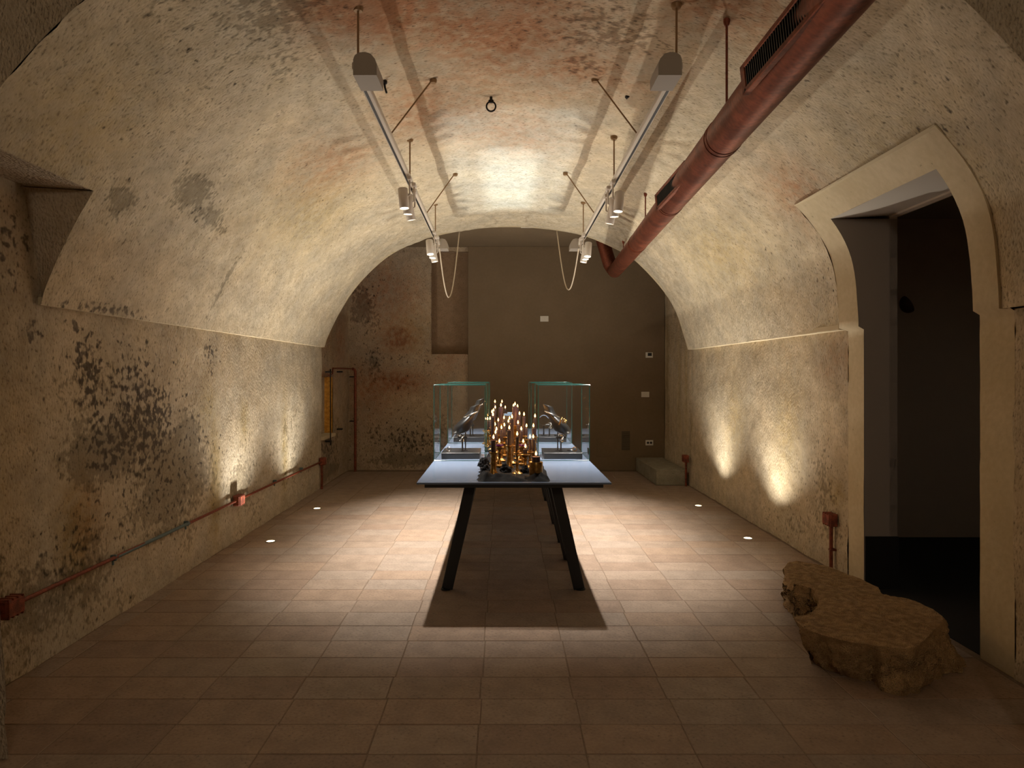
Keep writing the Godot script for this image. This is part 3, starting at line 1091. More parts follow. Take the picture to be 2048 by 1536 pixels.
func build_uplights() -> void:
	var spots := [[-1.94, 5.45, "nearer uplight in the floor beside the left wall"], [-1.93, 6.78, "farther uplight in the floor beside the left wall"], [2.09, 5.55, "nearer uplight in the floor beside the right wall"], [2.08, 6.92, "farther uplight in the floor beside the right wall"]]
	for s in spots:
		var t := thing("floor_uplight", "small round lit " + s[2], "uplight", p3(s[0], 0.0, s[1]), "recessed floor uplights")
		var mb := MB.new()
		mb.lathe([[0.044, -0.002], [0.046, 0.002], [0.042, 0.004], [0.034, 0.004], [0.032, 0.0]], 28)
		obj("bezel", mb, M.steel, t)
		mb = MB.new()
		mb.lathe([[0.033, 0.001], [0.030, 0.003], [0.0, 0.0035]], 24)
		obj("lens", mb, M.uplens, t)
		var toward: float = 0.72 if s[0] < 0.0 else -0.72
		spot_light(t, Vector3(0, 0.012, 0), p3(s[0] + toward, 2.0, s[1] + 0.02), 4.0, 66.0, 1.0, UP_COLOR, 0.02)


# ------------------------------------------------------------------ table, cases, jewellery
func build_table() -> void:
	var xl := -0.515
	var xr := 0.653
	var d0 := 3.90
	var d1 := 7.78
	var cx := (xl + xr) / 2
	var t := thing("display_table", "long dark table with blue-grey top and splayed black legs", "table", p3(cx, 0, (d0 + d1) / 2))
	var off := -t.position
	var mb := MB.new()
	mb.box(p3(cx, TABLE_TOP - 0.006, (d0 + d1) / 2) + off, Vector3(xr - xl, 0.012, d1 - d0), 0.0015)
	obj("tabletop", mb, M.table_top, t)
	mb = MB.new()
	for d in [d0 + 0.05, d1 - 0.05]:
		mb.box(p3(cx, TABLE_TOP - 0.024, d) + off, Vector3(xr - xl - 0.09, 0.024, 0.05), 0.002)
	for x in [xl + 0.07, xr - 0.07]:
		mb.box(p3(x, TABLE_TOP - 0.024, (d0 + d1) / 2) + off, Vector3(0.05, 0.024, d1 - d0 - 0.1), 0.002)
	obj("under_frame", mb, M.black_metal, t)
	for d in [4.24, 4.92, 5.42, 6.10, 7.20]:
		mb = MB.new()
		mb.box(p3(cx, TABLE_TOP - 0.036, d) + off, Vector3(0.68, 0.03, 0.06), 0.002)
		obj("cross_bar", mb, M.black_metal, t)
		for side in [-1.0, 1.0]:
			mb = MB.new()
			var top := p3(cx + side * 0.268, TABLE_TOP - 0.03, d) + off
			var foot := p3(cx + side * 0.428, 0.008, d) + off
			var dir := (top - foot).normalized()
			var bs := Basis(Vector3(dir.y, -dir.x, 0), dir, Vector3(0, 0, 1))
			mb.box((top + foot) * 0.5, Vector3(0.072, top.distance_to(foot), 0.045), 0.003, bs)
			var leg := obj("leg", mb, M.black_metal, t)
			mb = MB.new()
			mb.lathe([[0.0, 0.0], [0.034, 0.0], [0.034, 0.006], [0.012, 0.012], [0.012, 0.03]], 16, Transform3D(Basis.IDENTITY, Vector3(foot.x + side * 0.008, 0.0, foot.z)))
			obj("foot_pad", mb, M.black_metal, leg)

	var labels := ["front left", "rear left", "front right", "rear right"]
	var n := 0
	for side in [-1.0, 1.0]:
		for dd in [4.88, 6.12]:
			glass_case(side, dd, labels[n])
			n += 1


func glass_case(side: float, dd: float, where: String) -> void:
	var x0 := -0.513 if side < 0.0 else 0.268
	var w := 0.383
	var dep := 0.48
	var hgt := 0.567
	var th := 0.006
	var cx := x0 + w / 2
	var base := p3(cx, TABLE_TOP, dd + dep / 2)
	var t := thing("glass_case", "tall clear glass display case, %s on the table" % where, "display case", base, "glass cases on the table")
	var panes := [[Vector3(0, hgt / 2, dep / 2), Vector3(w, hgt, th)], [Vector3(0, hgt / 2, -dep / 2), Vector3(w, hgt, th)], [Vector3(-w / 2, hgt / 2, 0), Vector3(th, hgt, dep)], [Vector3(w / 2, hgt / 2, 0), Vector3(th, hgt, dep)], [Vector3(0, hgt, 0), Vector3(w, th, dep)]]
	for k in panes.size():
		var c: Vector3 = panes[k][0]
		var mb := MB.new()
		# one optical sheet per pane, with its polished green rim built round it
		if k < 2:
			mb.quad(c + Vector3(-w / 2, -hgt / 2, 0), c + Vector3(w / 2, -hgt / 2, 0), c + Vector3(w / 2, hgt / 2, 0), c + Vector3(-w / 2, hgt / 2, 0), Vector3(0, 0, signf(c.z)))
		elif k < 4:
			mb.quad(c + Vector3(0, -hgt / 2, -dep / 2), c + Vector3(0, -hgt / 2, dep / 2), c + Vector3(0, hgt / 2, dep / 2), c + Vector3(0, hgt / 2, -dep / 2), Vector3(signf(c.x), 0, 0))
		else:
			mb.quad(c + Vector3(-w / 2, 0, -dep / 2), c + Vector3(w / 2, 0, -dep / 2), c + Vector3(w / 2, 0, dep / 2), c + Vector3(-w / 2, 0, dep / 2), Vector3.UP)
		obj("pane", mb, M.glass, t)
	var mb2 := MB.new()
	for sx in [-1.0, 1.0]:
		for sz in [-1.0, 1.0]:
			mb2.box(Vector3(sx * w / 2, hgt / 2, sz * dep / 2), Vector3(0.0055, hgt, 0.0055), 0.001)
		mb2.box(Vector3(sx * w / 2, hgt, 0), Vector3(0.005, 0.0065, dep), 0.001)
		mb2.box(Vector3(0, hgt, sx * dep / 2), Vector3(w, 0.0065, 0.005), 0.001)
		mb2.box(Vector3(0, 0.002, sx * dep / 2), Vector3(w, 0.004, 0.005), 0.001)
		mb2.box(Vector3(sx * w / 2, 0.002, 0), Vector3(0.005, 0.004, dep), 0.001)
	obj("glass_rim", mb2, M.glass_edge, t)

	# plinth and what it carries
	var px := cx + (0.0 if side < 0.0 else 0.005)
	var pd := dd + 0.26
	var pl := thing("display_plinth", "low black plinth inside the %s glass case" % where, "plinth", p3(px, TABLE_TOP + 0.0005, pd), "plinths in the cases")
	var mb := MB.new()
	mb.box(Vector3(0, 0.021, 0), Vector3(0.292, 0.042, 0.33), 0.003)
	obj("block", mb, M.velvet, pl)
	mb = MB.new()
	mb.box(Vector3(0, 0.0445, 0), Vector3(0.298, 0.005, 0.335), 0.0015)
	obj("top_plate", mb, M.leatherette, pl)
	var top := TABLE_TOP + 0.0478
	var front := dd < 5.5
	if front or side < 0.0:
		bust(side, p3(px - side * 0.075, top, pd - 0.01), where, front)
	else:
		bangle_stand(p3(px - 0.06, top, pd), where)
	# T stand and small pieces
	ring_stand(p3(px + side * 0.0 - 0.01 * side, top, pd - 0.07), where, side)
	mb = MB.new()
	for k in 1:
		var pts := []
		for q in 25:
			var a := TAU * q / 24.0
			pts.append(Vector3(0.016 * cos(a), 0.019 + 0.016 * sin(a), 0.003 * sin(2 * a)))
		mb.tube(pts, 0.0032, 8, false)
	tag(obj("ring", mb, M.silver if side < 0.0 else M.brass, null, p3(px + side * 0.095, top, pd - 0.09)), "small metal ring lying on the %s plinth" % where, "ring", "rings on plinths")
	if side > 0.0:
		mb = MB.new()
		mb.lathe([[0.0, 0.0], [0.03, 0.0], [0.034, 0.006], [0.028, 0.013], [0.02, 0.011], [0.0, 0.010]], 20, Transform3D(Basis.from_scale(Vector3(1.1, 1, 0.7)), Vector3.ZERO))
		tag(obj("brooch", mb, M.leatherette, null, p3(px + 0.075, top, pd - 0.03)), "flat dark oval brooch lying on the %s plinth" % where, "brooch", "brooches on plinths")


# a leaning neck form on a thin rod, wearing a collar
func bust(side: float, at: Vector3, where: String, front: bool) -> void:
	var s := side   # chest leans towards the outside of the table
	var t := thing("necklace_bust", "black leaning neck bust wearing a metal collar in the %s case" % where, "jewellery bust", at, "necklace busts")
	var mb := MB.new()
	var pos := PackedVector3Array()
	# sections from the shoulder hem up to the neck: [out, up, half width, half depth]
	var sec := [[0.072, 0.150, 0.003, 0.003], [0.076, 0.140, 0.050, 0.070], [0.078, 0.148, 0.062, 0.086], [0.076, 0.172, 0.074, 0.098], [0.060, 0.210, 0.076, 0.102], [0.036, 0.245, 0.064, 0.092], [0.008, 0.276, 0.049, 0.068], [-0.014, 0.305, 0.043, 0.053], [-0.026, 0.335, 0.042, 0.048], [-0.031, 0.352, 0.040, 0.046], [-0.033, 0.356, 0.034, 0.040], [-0.034, 0.357, 0.002, 0.002]]
	var seg := 24
	for q in sec.size():
		var tiltv := Vector2(0.97, 0.24) if q < 4 else Vector2(0.96, 0.28)
		for i in seg + 1:
			var a := TAU * i / seg
			var along := cos(a)
			pos.append(Vector3(s * (sec[q][0] + sec[q][2] * along * tiltv.x), sec[q][1] - sec[q][2] * along * tiltv.y, sec[q][3] * sin(a)))
	mb.grid(seg, sec.size() - 1, pos, PackedVector2Array(), PackedVector2Array(), [], func(p): return p - Vector3(s * 0.03, 0.23, 0))
	obj("neck_form", mb, M.leatherette, t)
	mb = MB.new()
	mb.tube([Vector3(s * 0.045, 0.0, 0.0), Vector3(s * 0.045, 0.19, 0.0)], 0.0045, 8)
	mb.lathe([[0.0, 0.0], [0.018, 0.0], [0.018, 0.003], [0.0, 0.004]], 16, Transform3D(Basis.IDENTITY, Vector3(s * 0.045, 0.0005, 0)))
	obj("rod", mb, M.black_metal, t)
	# collar: an open torc round the neck
	var torc := MB.new()
	var pts := []
	for k in 31:
		var a := lerpf(-2.5, 2.5, k / 30.0)
		var along := cos(a)
		pts.append(Vector3(s * (-0.004 + 0.062 * along * 0.94), 0.288 - 0.062 * along * 0.40, 0.070 * sin(a)))
	torc.tube(pts, 0.0062, 10)
	tag(obj("torc_collar", torc, M.silver, null, at), "polished silver collar round the %s neck bust" % where, "necklace", "collars")
	if side > 0.0 and front:
		var crown := MB.new()
		for k in 9:
			var a := lerpf(-1.3, 1.3, k / 8.0)
			var c := Vector3(s * (0.036 + 0.075 * cos(a) * 0.8), 0.228 - 0.06 * cos(a) * 0.6, 0.098 * sin(a))
			crown.lathe([[0.0, -0.012], [0.008, -0.010], [0.0075, 0.012], [0.004, 0.030 + 0.012 * (k % 2)], [0.0055, 0.036 + 0.012 * (k % 2)], [0.0, 0.042 + 0.012 * (k % 2)]], 10, Transform3D(Basis(Vector3(0, 0, 1), -s * 0.35), c))
		var band := []
		for k in 25:
			var a := lerpf(-1.45, 1.45, k / 24.0)
			band.append(Vector3(s * (0.036 + 0.075 * cos(a) * 0.8), 0.220 - 0.06 * cos(a) * 0.6, 0.098 * sin(a)))
		crown.tube(band, 0.006, 8)
		tag(obj("crown_necklace", crown, M.brass, null, at), "gold necklace of upright points on the front right bust", "necklace")


func bangle_stand(at: Vector3, where: String) -> void:
	var t := thing("bangle_display", "wide silver cuff on a short black post in the %s case" % where, "bracelet", at)
	var mb := MB.new()
	mb.tube([Vector3(0, 0.0, 0), Vector3(0, 0.10, 0)], 0.006, 8)
	mb.lathe([[0.0, 0.0], [0.03, 0.0], [0.03, 0.004], [0.0, 0.005]], 16)
	obj("post", mb, M.black_metal, t)
	mb = MB.new()
	var pos := PackedVector3Array()
	for j in 5:
		var f := j / 4.0
		for i in 25:
			var a := lerpf(0.4, TAU - 0.4, i / 24.0)
			var r := 0.052 - 0.008 * sin(PI * f)
			pos.append(Vector3(r * cos(a), 0.15 + r * sin(a), lerpf(-0.03, 0.03, f)))
	mb.grid(24, 4, pos, PackedVector2Array(), PackedVector2Array(), [], func(p): return p - Vector3(0, 0.15, p.z))
	obj("cuff", mb, M.silver, t)


func ring_stand(at: Vector3, where: String, side: float) -> void:
	var t := thing("ring_stand", "small black T stand with a knotted bracelet in the %s case" % where, "jewellery stand", at, "T stands in the cases")
	var mb := MB.new()
	mb.lathe([[0.0, 0.0], [0.014, 0.0], [0.014, 0.003], [0.006, 0.005], [0.0055, 0.105], [0.0, 0.106]], 12)
	mb.tube([Vector3(-0.038, 0.108, 0), Vector3(0.038, 0.108, 0)], 0.008, 10)
	obj("post", mb, M.black_metal, t)
	mb = MB.new()
	var pts := []
	for k in 41:
		var a := TAU * k / 40.0
		var r := 0.026 + 0.005 * cos(3 * a)
		pts.append(Vector3(0.012 * sin(2 * a) + side * 0.006, 0.100 + r * sin(a), r * cos(a)))
	mb.tube(pts, 0.0055, 8, false)
	obj("bracelet", mb, M.silver, t)


# ------------------------------------------------------------------ candles
func holder_profile(style: int, h: float) -> Array:
	# turned brass, from foot to drip pan
	if h < 0.05:
		return [[0.0, 0.0], [0.026, 0.0], [0.028, 0.004], [0.020, 0.010], [0.014, h * 0.5], [0.018, h - 0.012], [0.022, h - 0.004], [0.021, h], [0.0, h]]
	if style == 0:
		return [[0.0, 0.0], [0.034, 0.0], [0.035, 0.005], [0.024, 0.012], [0.011, 0.022], [0.008, 0.04], [0.012, h * 0.42], [0.008, h * 0.5], [0.007, h - 0.05], [0.013, h - 0.036], [0.011, h - 0.024], [0.024, h - 0.018], [0.025, h - 0.014], [0.013, h - 0.012], [0.0135, h], [0.0, h]]
	if style == 1:
		return [[0.0, 0.0], [0.030, 0.0], [0.030, 0.010], [0.016, 0.016], [0.015, 0.03], [0.009, 0.045], [0.009, h * 0.55], [0.015, h * 0.6], [0.015, h * 0.66], [0.009, h * 0.7], [0.009, h - 0.03], [0.015, h - 0.022], [0.029, h - 0.010], [0.030, h - 0.006], [0.015, h - 0.004], [0.015, h], [0.0, h]]
	return [[0.0, 0.0], [0.028, 0.0], [0.028, 0.006], [0.017, 0.02], [0.0145, h * 0.3], [0.0165, h * 0.5], [0.0145, h * 0.7], [0.017, h - 0.02], [0.023, h - 0.008], [0.023, h], [0.0, h]]


var flame_mesh: ArrayMesh
var flame_unit: ArrayMesh


func build_candles() -> void:
	build_runner()
	var fm := MB.new()
	fm.lathe([[0.0, -0.009], [0.0042, -0.006], [0.0062, 0.0], [0.0055, 0.006], [0.003, 0.013], [0.0, 0.020]], 12)
	flame_mesh = fm.mesh()
	# [x, flame height above the floor, depth, wax length, wax radius, holder style]
	var spots := [
		[987, 875, 4.08, 0.075, 0.016, 2, "stout oxblood candle in the brass cylinder holder at the front left"],
		[1034.4, 868.5, 4.10, 0.085, 0.011, 0, "slim oxblood candle in the tall turned holder at the front"],
		[1072, 908, 4.02, 0.032, 0.026, 9, "squat wide candle on the brass drum at the front right"],
		[1060, 874, 4.34, 0.07, 0.010, 0, ""], [1066.5, 874, 4.47, 0.08, 0.012, 1, ""],
		[998.8, 883, 4.42, 0.015, 0.019, 8, "tealight in a purple cup at the front left"],
		[1046.4, 883, 4.50, 0.015, 0.019, 8, "tealight in a purple cup behind the front holder"],
		[1050.7, 893, 4.27, 0.03, 0.014, 1, ""],
		[991, 865, 4.62, 0.07, 0.011, 1, ""], [993, 858.5, 4.78, 0.08, 0.010, 0, ""], [1018.6, 856, 4.36, 0.10, 0.015, 2, ""], [1003, 855.5, 4.70, 0.08, 0.011, 0, ""],
		[1042.5, 858, 4.70, 0.07, 0.010, 1, ""], [1066.8, 852, 4.58, 0.085, 0.011, 0, ""], [1053, 852, 4.97, 0.08, 0.010, 1, ""], [990, 849, 4.93, 0.08, 0.010, 2, ""],
		[1008.7, 850.5, 4.98, 0.07, 0.011, 1, ""], [1022, 848, 5.03, 0.08, 0.010, 0, ""], [1036, 845.6, 4.82, 0.10, 0.011, 0, ""], [996.5, 840.6, 5.08, 0.09, 0.010, 0, ""],
		[986, 829.5, 4.50, 0.16, 0.012, 1, "tall oxblood candle in the brass stick behind the front left holder"], [1024, 834, 4.57, 0.17, 0.012, 0, "tall dark candle in the middle of the front rows"], [1048, 829, 4.89, 0.14, 0.011, 1, ""], [1039, 827.6, 5.08, 0.13, 0.011, 2, ""],
		[1070, 832.6, 4.76, 0.12, 0.009, 0, ""], [1016.7, 843, 5.26, 0.08, 0.010, 1, ""], [1019, 837, 5.47, 0.09, 0.010, 0, ""], [1008, 836, 5.40, 0.10, 0.010, 2, ""],
		[980, 837.5, 5.58, 0.08, 0.010, 1, ""], [975, 838, 5.72, 0.08, 0.010, 1, ""], [971, 838, 5.84, 0.08, 0.010, 1, ""],
		[984, 824, 5.40, 0.10, 0.010, 0, ""], [987, 821, 5.68, 0.10, 0.010, 1, ""], [990.5, 815, 5.86, 0.10, 0.010, 0, ""], [1003.5, 822, 5.50, 0.10, 0.010, 0, ""],
		[1010.5, 815, 6.34, 0.09, 0.010, 2, ""], [1001.9, 811, 5.22, 0.13, 0.018, 2, "thick plum candle on a brass holder at the back left"], [1004, 803.5, 6.26, 0.12, 0.011, 0, ""], [990, 803.5, 6.02, 0.12, 0.010, 1, ""],
		[1027, 812, 5.36, 0.12, 0.012, 0, ""], [1030, 808.5, 5.14, 0.15, 0.021, 2, "thickest and tallest dark candle at the back centre"], [1035, 813, 5.44, 0.12, 0.011, 1, ""],
	]
	for s in spots:
		var d: float = s[2]
		var x: float = (s[0] - 1005.0) * d / F
		var fy: float = H - (s[1] - 748.0) * d / F
		candle(x, fy, d, s[3], s[4], s[5], s[6])


func candle(x: float, fy: float, d: float, wax: float, r: float, style: int, label: String) -> void:
	var ground := TABLE_TOP + 0.022
	var wax_top := fy - 0.016
	var wax_base := wax_top - wax
	var hh := wax_base - ground
	if hh < 0.02:
		hh = 0.02
		wax = wax_top - ground - hh
		wax_base = ground + hh
	var own := label != ""
	var hl := "brass candlestick under a lit candle among the crowd on the table"
	var mb := MB.new()
	var holder: Node3D
	if style == 9:
		mb.lathe([[0.0, 0.0], [0.041, 0.0], [0.042, 0.004], [0.042, hh - 0.004], [0.041, hh], [0.0, hh]], 28)
		holder = obj("brass_drum", mb, M.brass, null, p3(x, ground, d))
		tag(holder, "round brass drum carrying a squat candle, front right of the table", "candle holder")
	elif style == 8:
		mb.lathe(holder_profile(1, hh), 18)
		holder = thing("tealight_stand", "brass stand under the " + label, "candle holder", p3(x, ground, d))
		obj("stem", mb, M.brass, holder)
		mb = MB.new()
		mb.lathe([[0.0, hh], [0.022, hh], [0.027, hh + 0.008], [0.026, hh + 0.009], [0.0205, hh + 0.002]], 20)
		obj("glass_cup", mb, M.purple_glass, holder)
	else:
		mb.lathe(holder_profile(style, hh), 18, Transform3D(Basis.from_scale(Vector3(maxf(1.0, r / 0.0135), 1, maxf(1.0, r / 0.0135))), Vector3.ZERO))
		holder = obj("candlestick", mb, M.brass, null, p3(x, ground, d))
		tag(holder, ("brass candlestick under the " + label) if own else hl, "candlestick", "" if own else "crowded candlesticks")
	var c := thing("candle", ("lit " + label) if own else "lit dark candle standing in a brass candlestick among the crowd", "candle", p3(x, wax_base, d), "" if own else "crowded lit candles")
	mb = MB.new()
	mb.lathe([[0.0, 0.0], [r, 0.0], [r, wax - 0.003], [r - 0.002, wax], [r * 0.5, wax - 0.002], [0.0, wax - 0.003]], 16)
	obj("wax", mb, M.wax_pale if r > 0.0155 else M.wax, c)
	mb = MB.new()
	mb.tube([Vector3(0, wax - 0.004, 0), Vector3(0.0005, wax + 0.009, 0)], 0.0011, 6)
	obj("wick", mb, M.wick, c)
	obj("flame", flame_mesh, M.flame, c, Vector3(0, wax + 0.016, 0))
	var l := OmniLight3D.new()
	l.name = "glow"
	c.add_child(l)
	l.position = Vector3(0, wax + 0.018, 0)
	l.light_energy = 0.0075
	l.light_color = Color(1.0, 0.70, 0.38)
	l.light_size = 0.006
	l.omni_range = 15.0
	l.omni_attenuation = 2.0
	l.shadow_enabled = true


func build_runner() -> void:
	# crumpled charcoal cloth under the candles
	var n1 := FastNoiseLite.new()
	n1.seed = 3
	n1.frequency = 9.0
	n1.fractal_type = FastNoiseLite.FRACTAL_RIDGED
	n1.fractal_octaves = 3
	var n2 := FastNoiseLite.new()
	n2.seed = 4
	n2.frequency = 4.0
	var pos := PackedVector3Array()
	var nu := 64
	var nv := 280
	for j in nv + 1:
		var d := lerpf(3.925, 6.55, float(j) / nv)
		for i in nu + 1:
			var f := float(i) / nu
			var edge := n2.get_noise_2d(d * 1.7, f * 2.0 + 9.0) * 0.02
			var narrow := 0.03 if (d > 4.82 and d < 5.42) or d > 6.06 else 0.0
			var x := lerpf(-0.152 + narrow + edge, 0.288 - narrow + edge * 0.6, f)
			if narrow > 0.0:
				x = clampf(x, -0.124, 0.262)
			var rim := clampf(minf(f, 1.0 - f) * 9.0, 0.0, 1.0) * clampf(minf(d - 3.925, 6.55 - d) * 18.0, 0.0, 1.0)
			var q := p3(x, 0, d)
			var ridge := clampf(n1.get_noise_3dv(q) * 0.5 + 0.5, 0.0, 1.0)
			var bank := exp(-pow((f - 0.07) / 0.10, 2)) * (0.6 + 0.6 * n2.get_noise_2d(d * 2.0, 3.0)) + exp(-pow((f - 0.95) / 0.08, 2)) * 0.35
			var lift := 0.016 + 0.034 * (1.0 - smoothstep(3.96, 4.08, d))
			var y := TABLE_TOP + 0.0012 + rim * (0.003 + lift * ridge + bank * (0.022 + 0.03 * ridge))
			pos.append(Vector3(x, y, -d))
	var mb := MB.new()
	mb.grid(nu, nv, pos, PackedVector2Array(), PackedVector2Array(), [], func(_p): return Vector3.UP)
	tag(obj("table_runner", mb, M.cloth), "crumpled charcoal cloth runner under the candles on the table", "cloth")
	# a few gathered folds standing up between the holders
	var folds := [[968, 905, 4.45, 0.045, "crumpled grey cloth bundle at the left front of the runner"], [1012, 915, 4.20, 0.040, "upright grey cloth fold between the front candlesticks"], [1050, 925, 4.18, 0.032, "dark cloth fold beside the brass drum"], [972, 925, 4.16, 0.035, "dark cloth bundle on the front left corner of the runner"]]
	for k in folds.size():
		var g: Array = folds[k]
		var d: float = g[2]
		var fx: float = (g[0] - 1005.0) * d / F
		var r: float = g[3]
		var pts := PackedVector3Array()
		for j in 17:
			for i in 33:
				var th := PI * 0.5 * j / 16.0
				var ph := TAU * i / 32.0
				var dirv := Vector3(cos(th) * cos(ph), sin(th), cos(th) * sin(ph))
				var rr := r * (0.75 + 0.55 * n1.get_noise_3dv(dirv * 0.11 + Vector3(k * 3.1, 0, 0)))
				pts.append(dirv * rr * Vector3(0.9, 1.25, 0.9))
		mb = MB.new()
		mb.grid(32, 16, pts, PackedVector2Array(), PackedVector2Array(), [], func(p): return p + Vector3(0, 0.001, 0))
		tag(obj("cloth_fold", mb, M.cloth, null, p3(fx, TABLE_TOP + 0.02, d)), g[4], "cloth", "gathered cloth folds")
	# pale curl of shell at the front
	mb = MB.new()
	var curl := []
	for k in 15:
		var a := lerpf(-0.9, 1.1, k / 14.0)
		curl.append(Vector3(0.020 * cos(a) - 0.014, 0.022 * sin(a) + 0.022, 0.0))
	mb.tube(curl, 0.0035, 8)
	tag(obj("shell_curl", mb, M.shell, null, p3(0.078, TABLE_TOP + 0.015, 3.99)), "small pale curved shell at the front edge of the runner", "shell")


# ------------------------------------------------------------------ duct
func duct_axis(d: float) -> Vector3:
	return p3(1.067 + 0.075 * (d - 3.1), 2.545 + 0.038 * (d - 3.1), d)


func build_duct() -> void:
	var r := 0.088
	var t := thing("air_duct", "round copper ventilation duct running along the right of the vault", "duct")
	var a := duct_axis(0.6)
	var b := duct_axis(8.55)
	var dir := (b - a).normalized()
	var mb := MB.new()
	mb.tube([a, duct_axis(2.0), duct_axis(5.0), b], r, 48, true)
	obj("pipe", mb, M.copper, t)
	# elbow and riser at the far end
	mb = MB.new()
	var pts := []
	for k in 9:
		var ang := PI * 0.5 * k / 8.0
		pts.append(b + dir * (0.10 * sin(ang)) + Vector3(-0.06, 0.10, 0) * (1.0 - cos(ang)))
	pts.append(pts[8] + Vector3(-0.16, 0.55, 0))
	mb.tube(pts, r, 32, true)
	obj("elbow", mb, M.copper, t)
	# joint bands
	for d in [3.16, 4.56, 6.3]:
		mb = MB.new()
		var c := duct_axis(d)
		for o in [-0.022, 0.022]:
			mb.tube([c + dir * (o - 0.005), c + dir * (o + 0.005)], r + 0.003, 48)
		obj("joint_band", mb, M.copper, t)
	# long air grilles on the side that faces the room
	for g in [[1.72, 2.40], [3.78, 4.42]]:
		var d0: float = g[0]
		var d1: float = g[1]
		var ang := 3.25   # direction round the pipe
		var out := Vector3(cos(ang), sin(ang), 0)
		var across := Vector3(-sin(ang), cos(ang), 0)
		var c := (duct_axis(d0) + duct_axis(d1)) * 0.5 + out * (r + 0.002)
		var len := d1 - d0
		var bs := Basis(across, out, across.cross(out))
		mb = MB.new()
		for e in [[Vector3(0.044, -0.006, 0), Vector3(0.020, 0.026, len + 0.08)], [Vector3(-0.044, -0.006, 0), Vector3(0.020, 0.026, len + 0.08)], [Vector3(0, -0.006, len / 2 + 0.02), Vector3(0.108, 0.026, 0.04)], [Vector3(0, -0.006, -len / 2 - 0.02), Vector3(0.108, 0.026, 0.04)]]:
			mb.box(c + bs * e[0], e[1], 0.003, bs)
		var fr := obj("grille_frame", mb, M.copper, t)
		mb = MB.new()
		mb.box(c - out * 0.003, Vector3(0.07, 0.004, len), 0.0, bs)
		obj("grille_shadow_gap", mb, M.slot, fr)
		var slat := MB.new()
		slat.box(Vector3.ZERO, Vector3(0.07, 0.010, 0.0035), 0.0)
		var sm := slat.mesh()
		var n := int(len / 0.017)
		for k in n:
			var o := obj("grille_slat", sm, M.dark_plastic, fr, c + bs * Vector3(0, 0.0, (k + 0.5) / n * len - len / 2))
			o.basis = bs
		for e in [-1.0, 1.0]:
			mb = MB.new()
			mb.lathe([[0.004, 0.0], [0.004, 0.0015], [0.0, 0.002]], 8, Transform3D(bs, c + bs * Vector3(0.044, 0.007, e * (len / 2 + 0.01))))
			obj("screw", mb, M.iron, fr)
	# hangers
	for d in [3.10, 5.78, 7.55]:
		var c := duct_axis(d)
		mb = MB.new()
		mb.tube([c + Vector3(0, r - 0.004, 0), Vector3(c.x, vault_y(c.x) + 0.01, c.z)], 0.006, 8)
		mb.lathe([[0.0, -0.02], [0.010, -0.02], [0.016, -0.002], [0.016, 0.012], [0.0, 0.012]], 12, Transform3D(Basis.IDENTITY, Vector3(c.x, vault_y(c.x) - 0.01, c.z)))
		mb.lathe([[0.012, -0.004], [0.016, 0.0], [0.012, 0.012], [0.0, 0.012]], 12, Transform3D(Basis.IDENTITY, c + Vector3(0, r - 0.003, 0)))
		obj("hanger_rod", mb, M.copper_paint, t)


# ------------------------------------------------------------------ conduits and fittings
func junction_box(at: Vector3, side: float, label: String) -> void:
	var t := thing("junction_box", label, "junction box", at, "terracotta junction boxes")
	var mb := MB.new()
	mb.box(Vector3(side * 0.028, 0, 0), Vector3(0.055, 0.082, 0.11), 0.006)
	obj("box_body", mb, M.terracotta_box, t)
	for k in 4:
		mb = MB.new()
		mb.box(Vector3(side * 0.029, 0, -0.042 + 0.028 * k), Vector3(0.062, 0.088, 0.009), 0.002)
		obj("rib", mb, M.terracotta_box, t)
	mb = MB.new()
	mb.box(Vector3(side * 0.058, 0, 0), Vector3(0.008, 0.07, 0.095), 0.002)
	obj("cover", mb, M.terracotta_box, t)


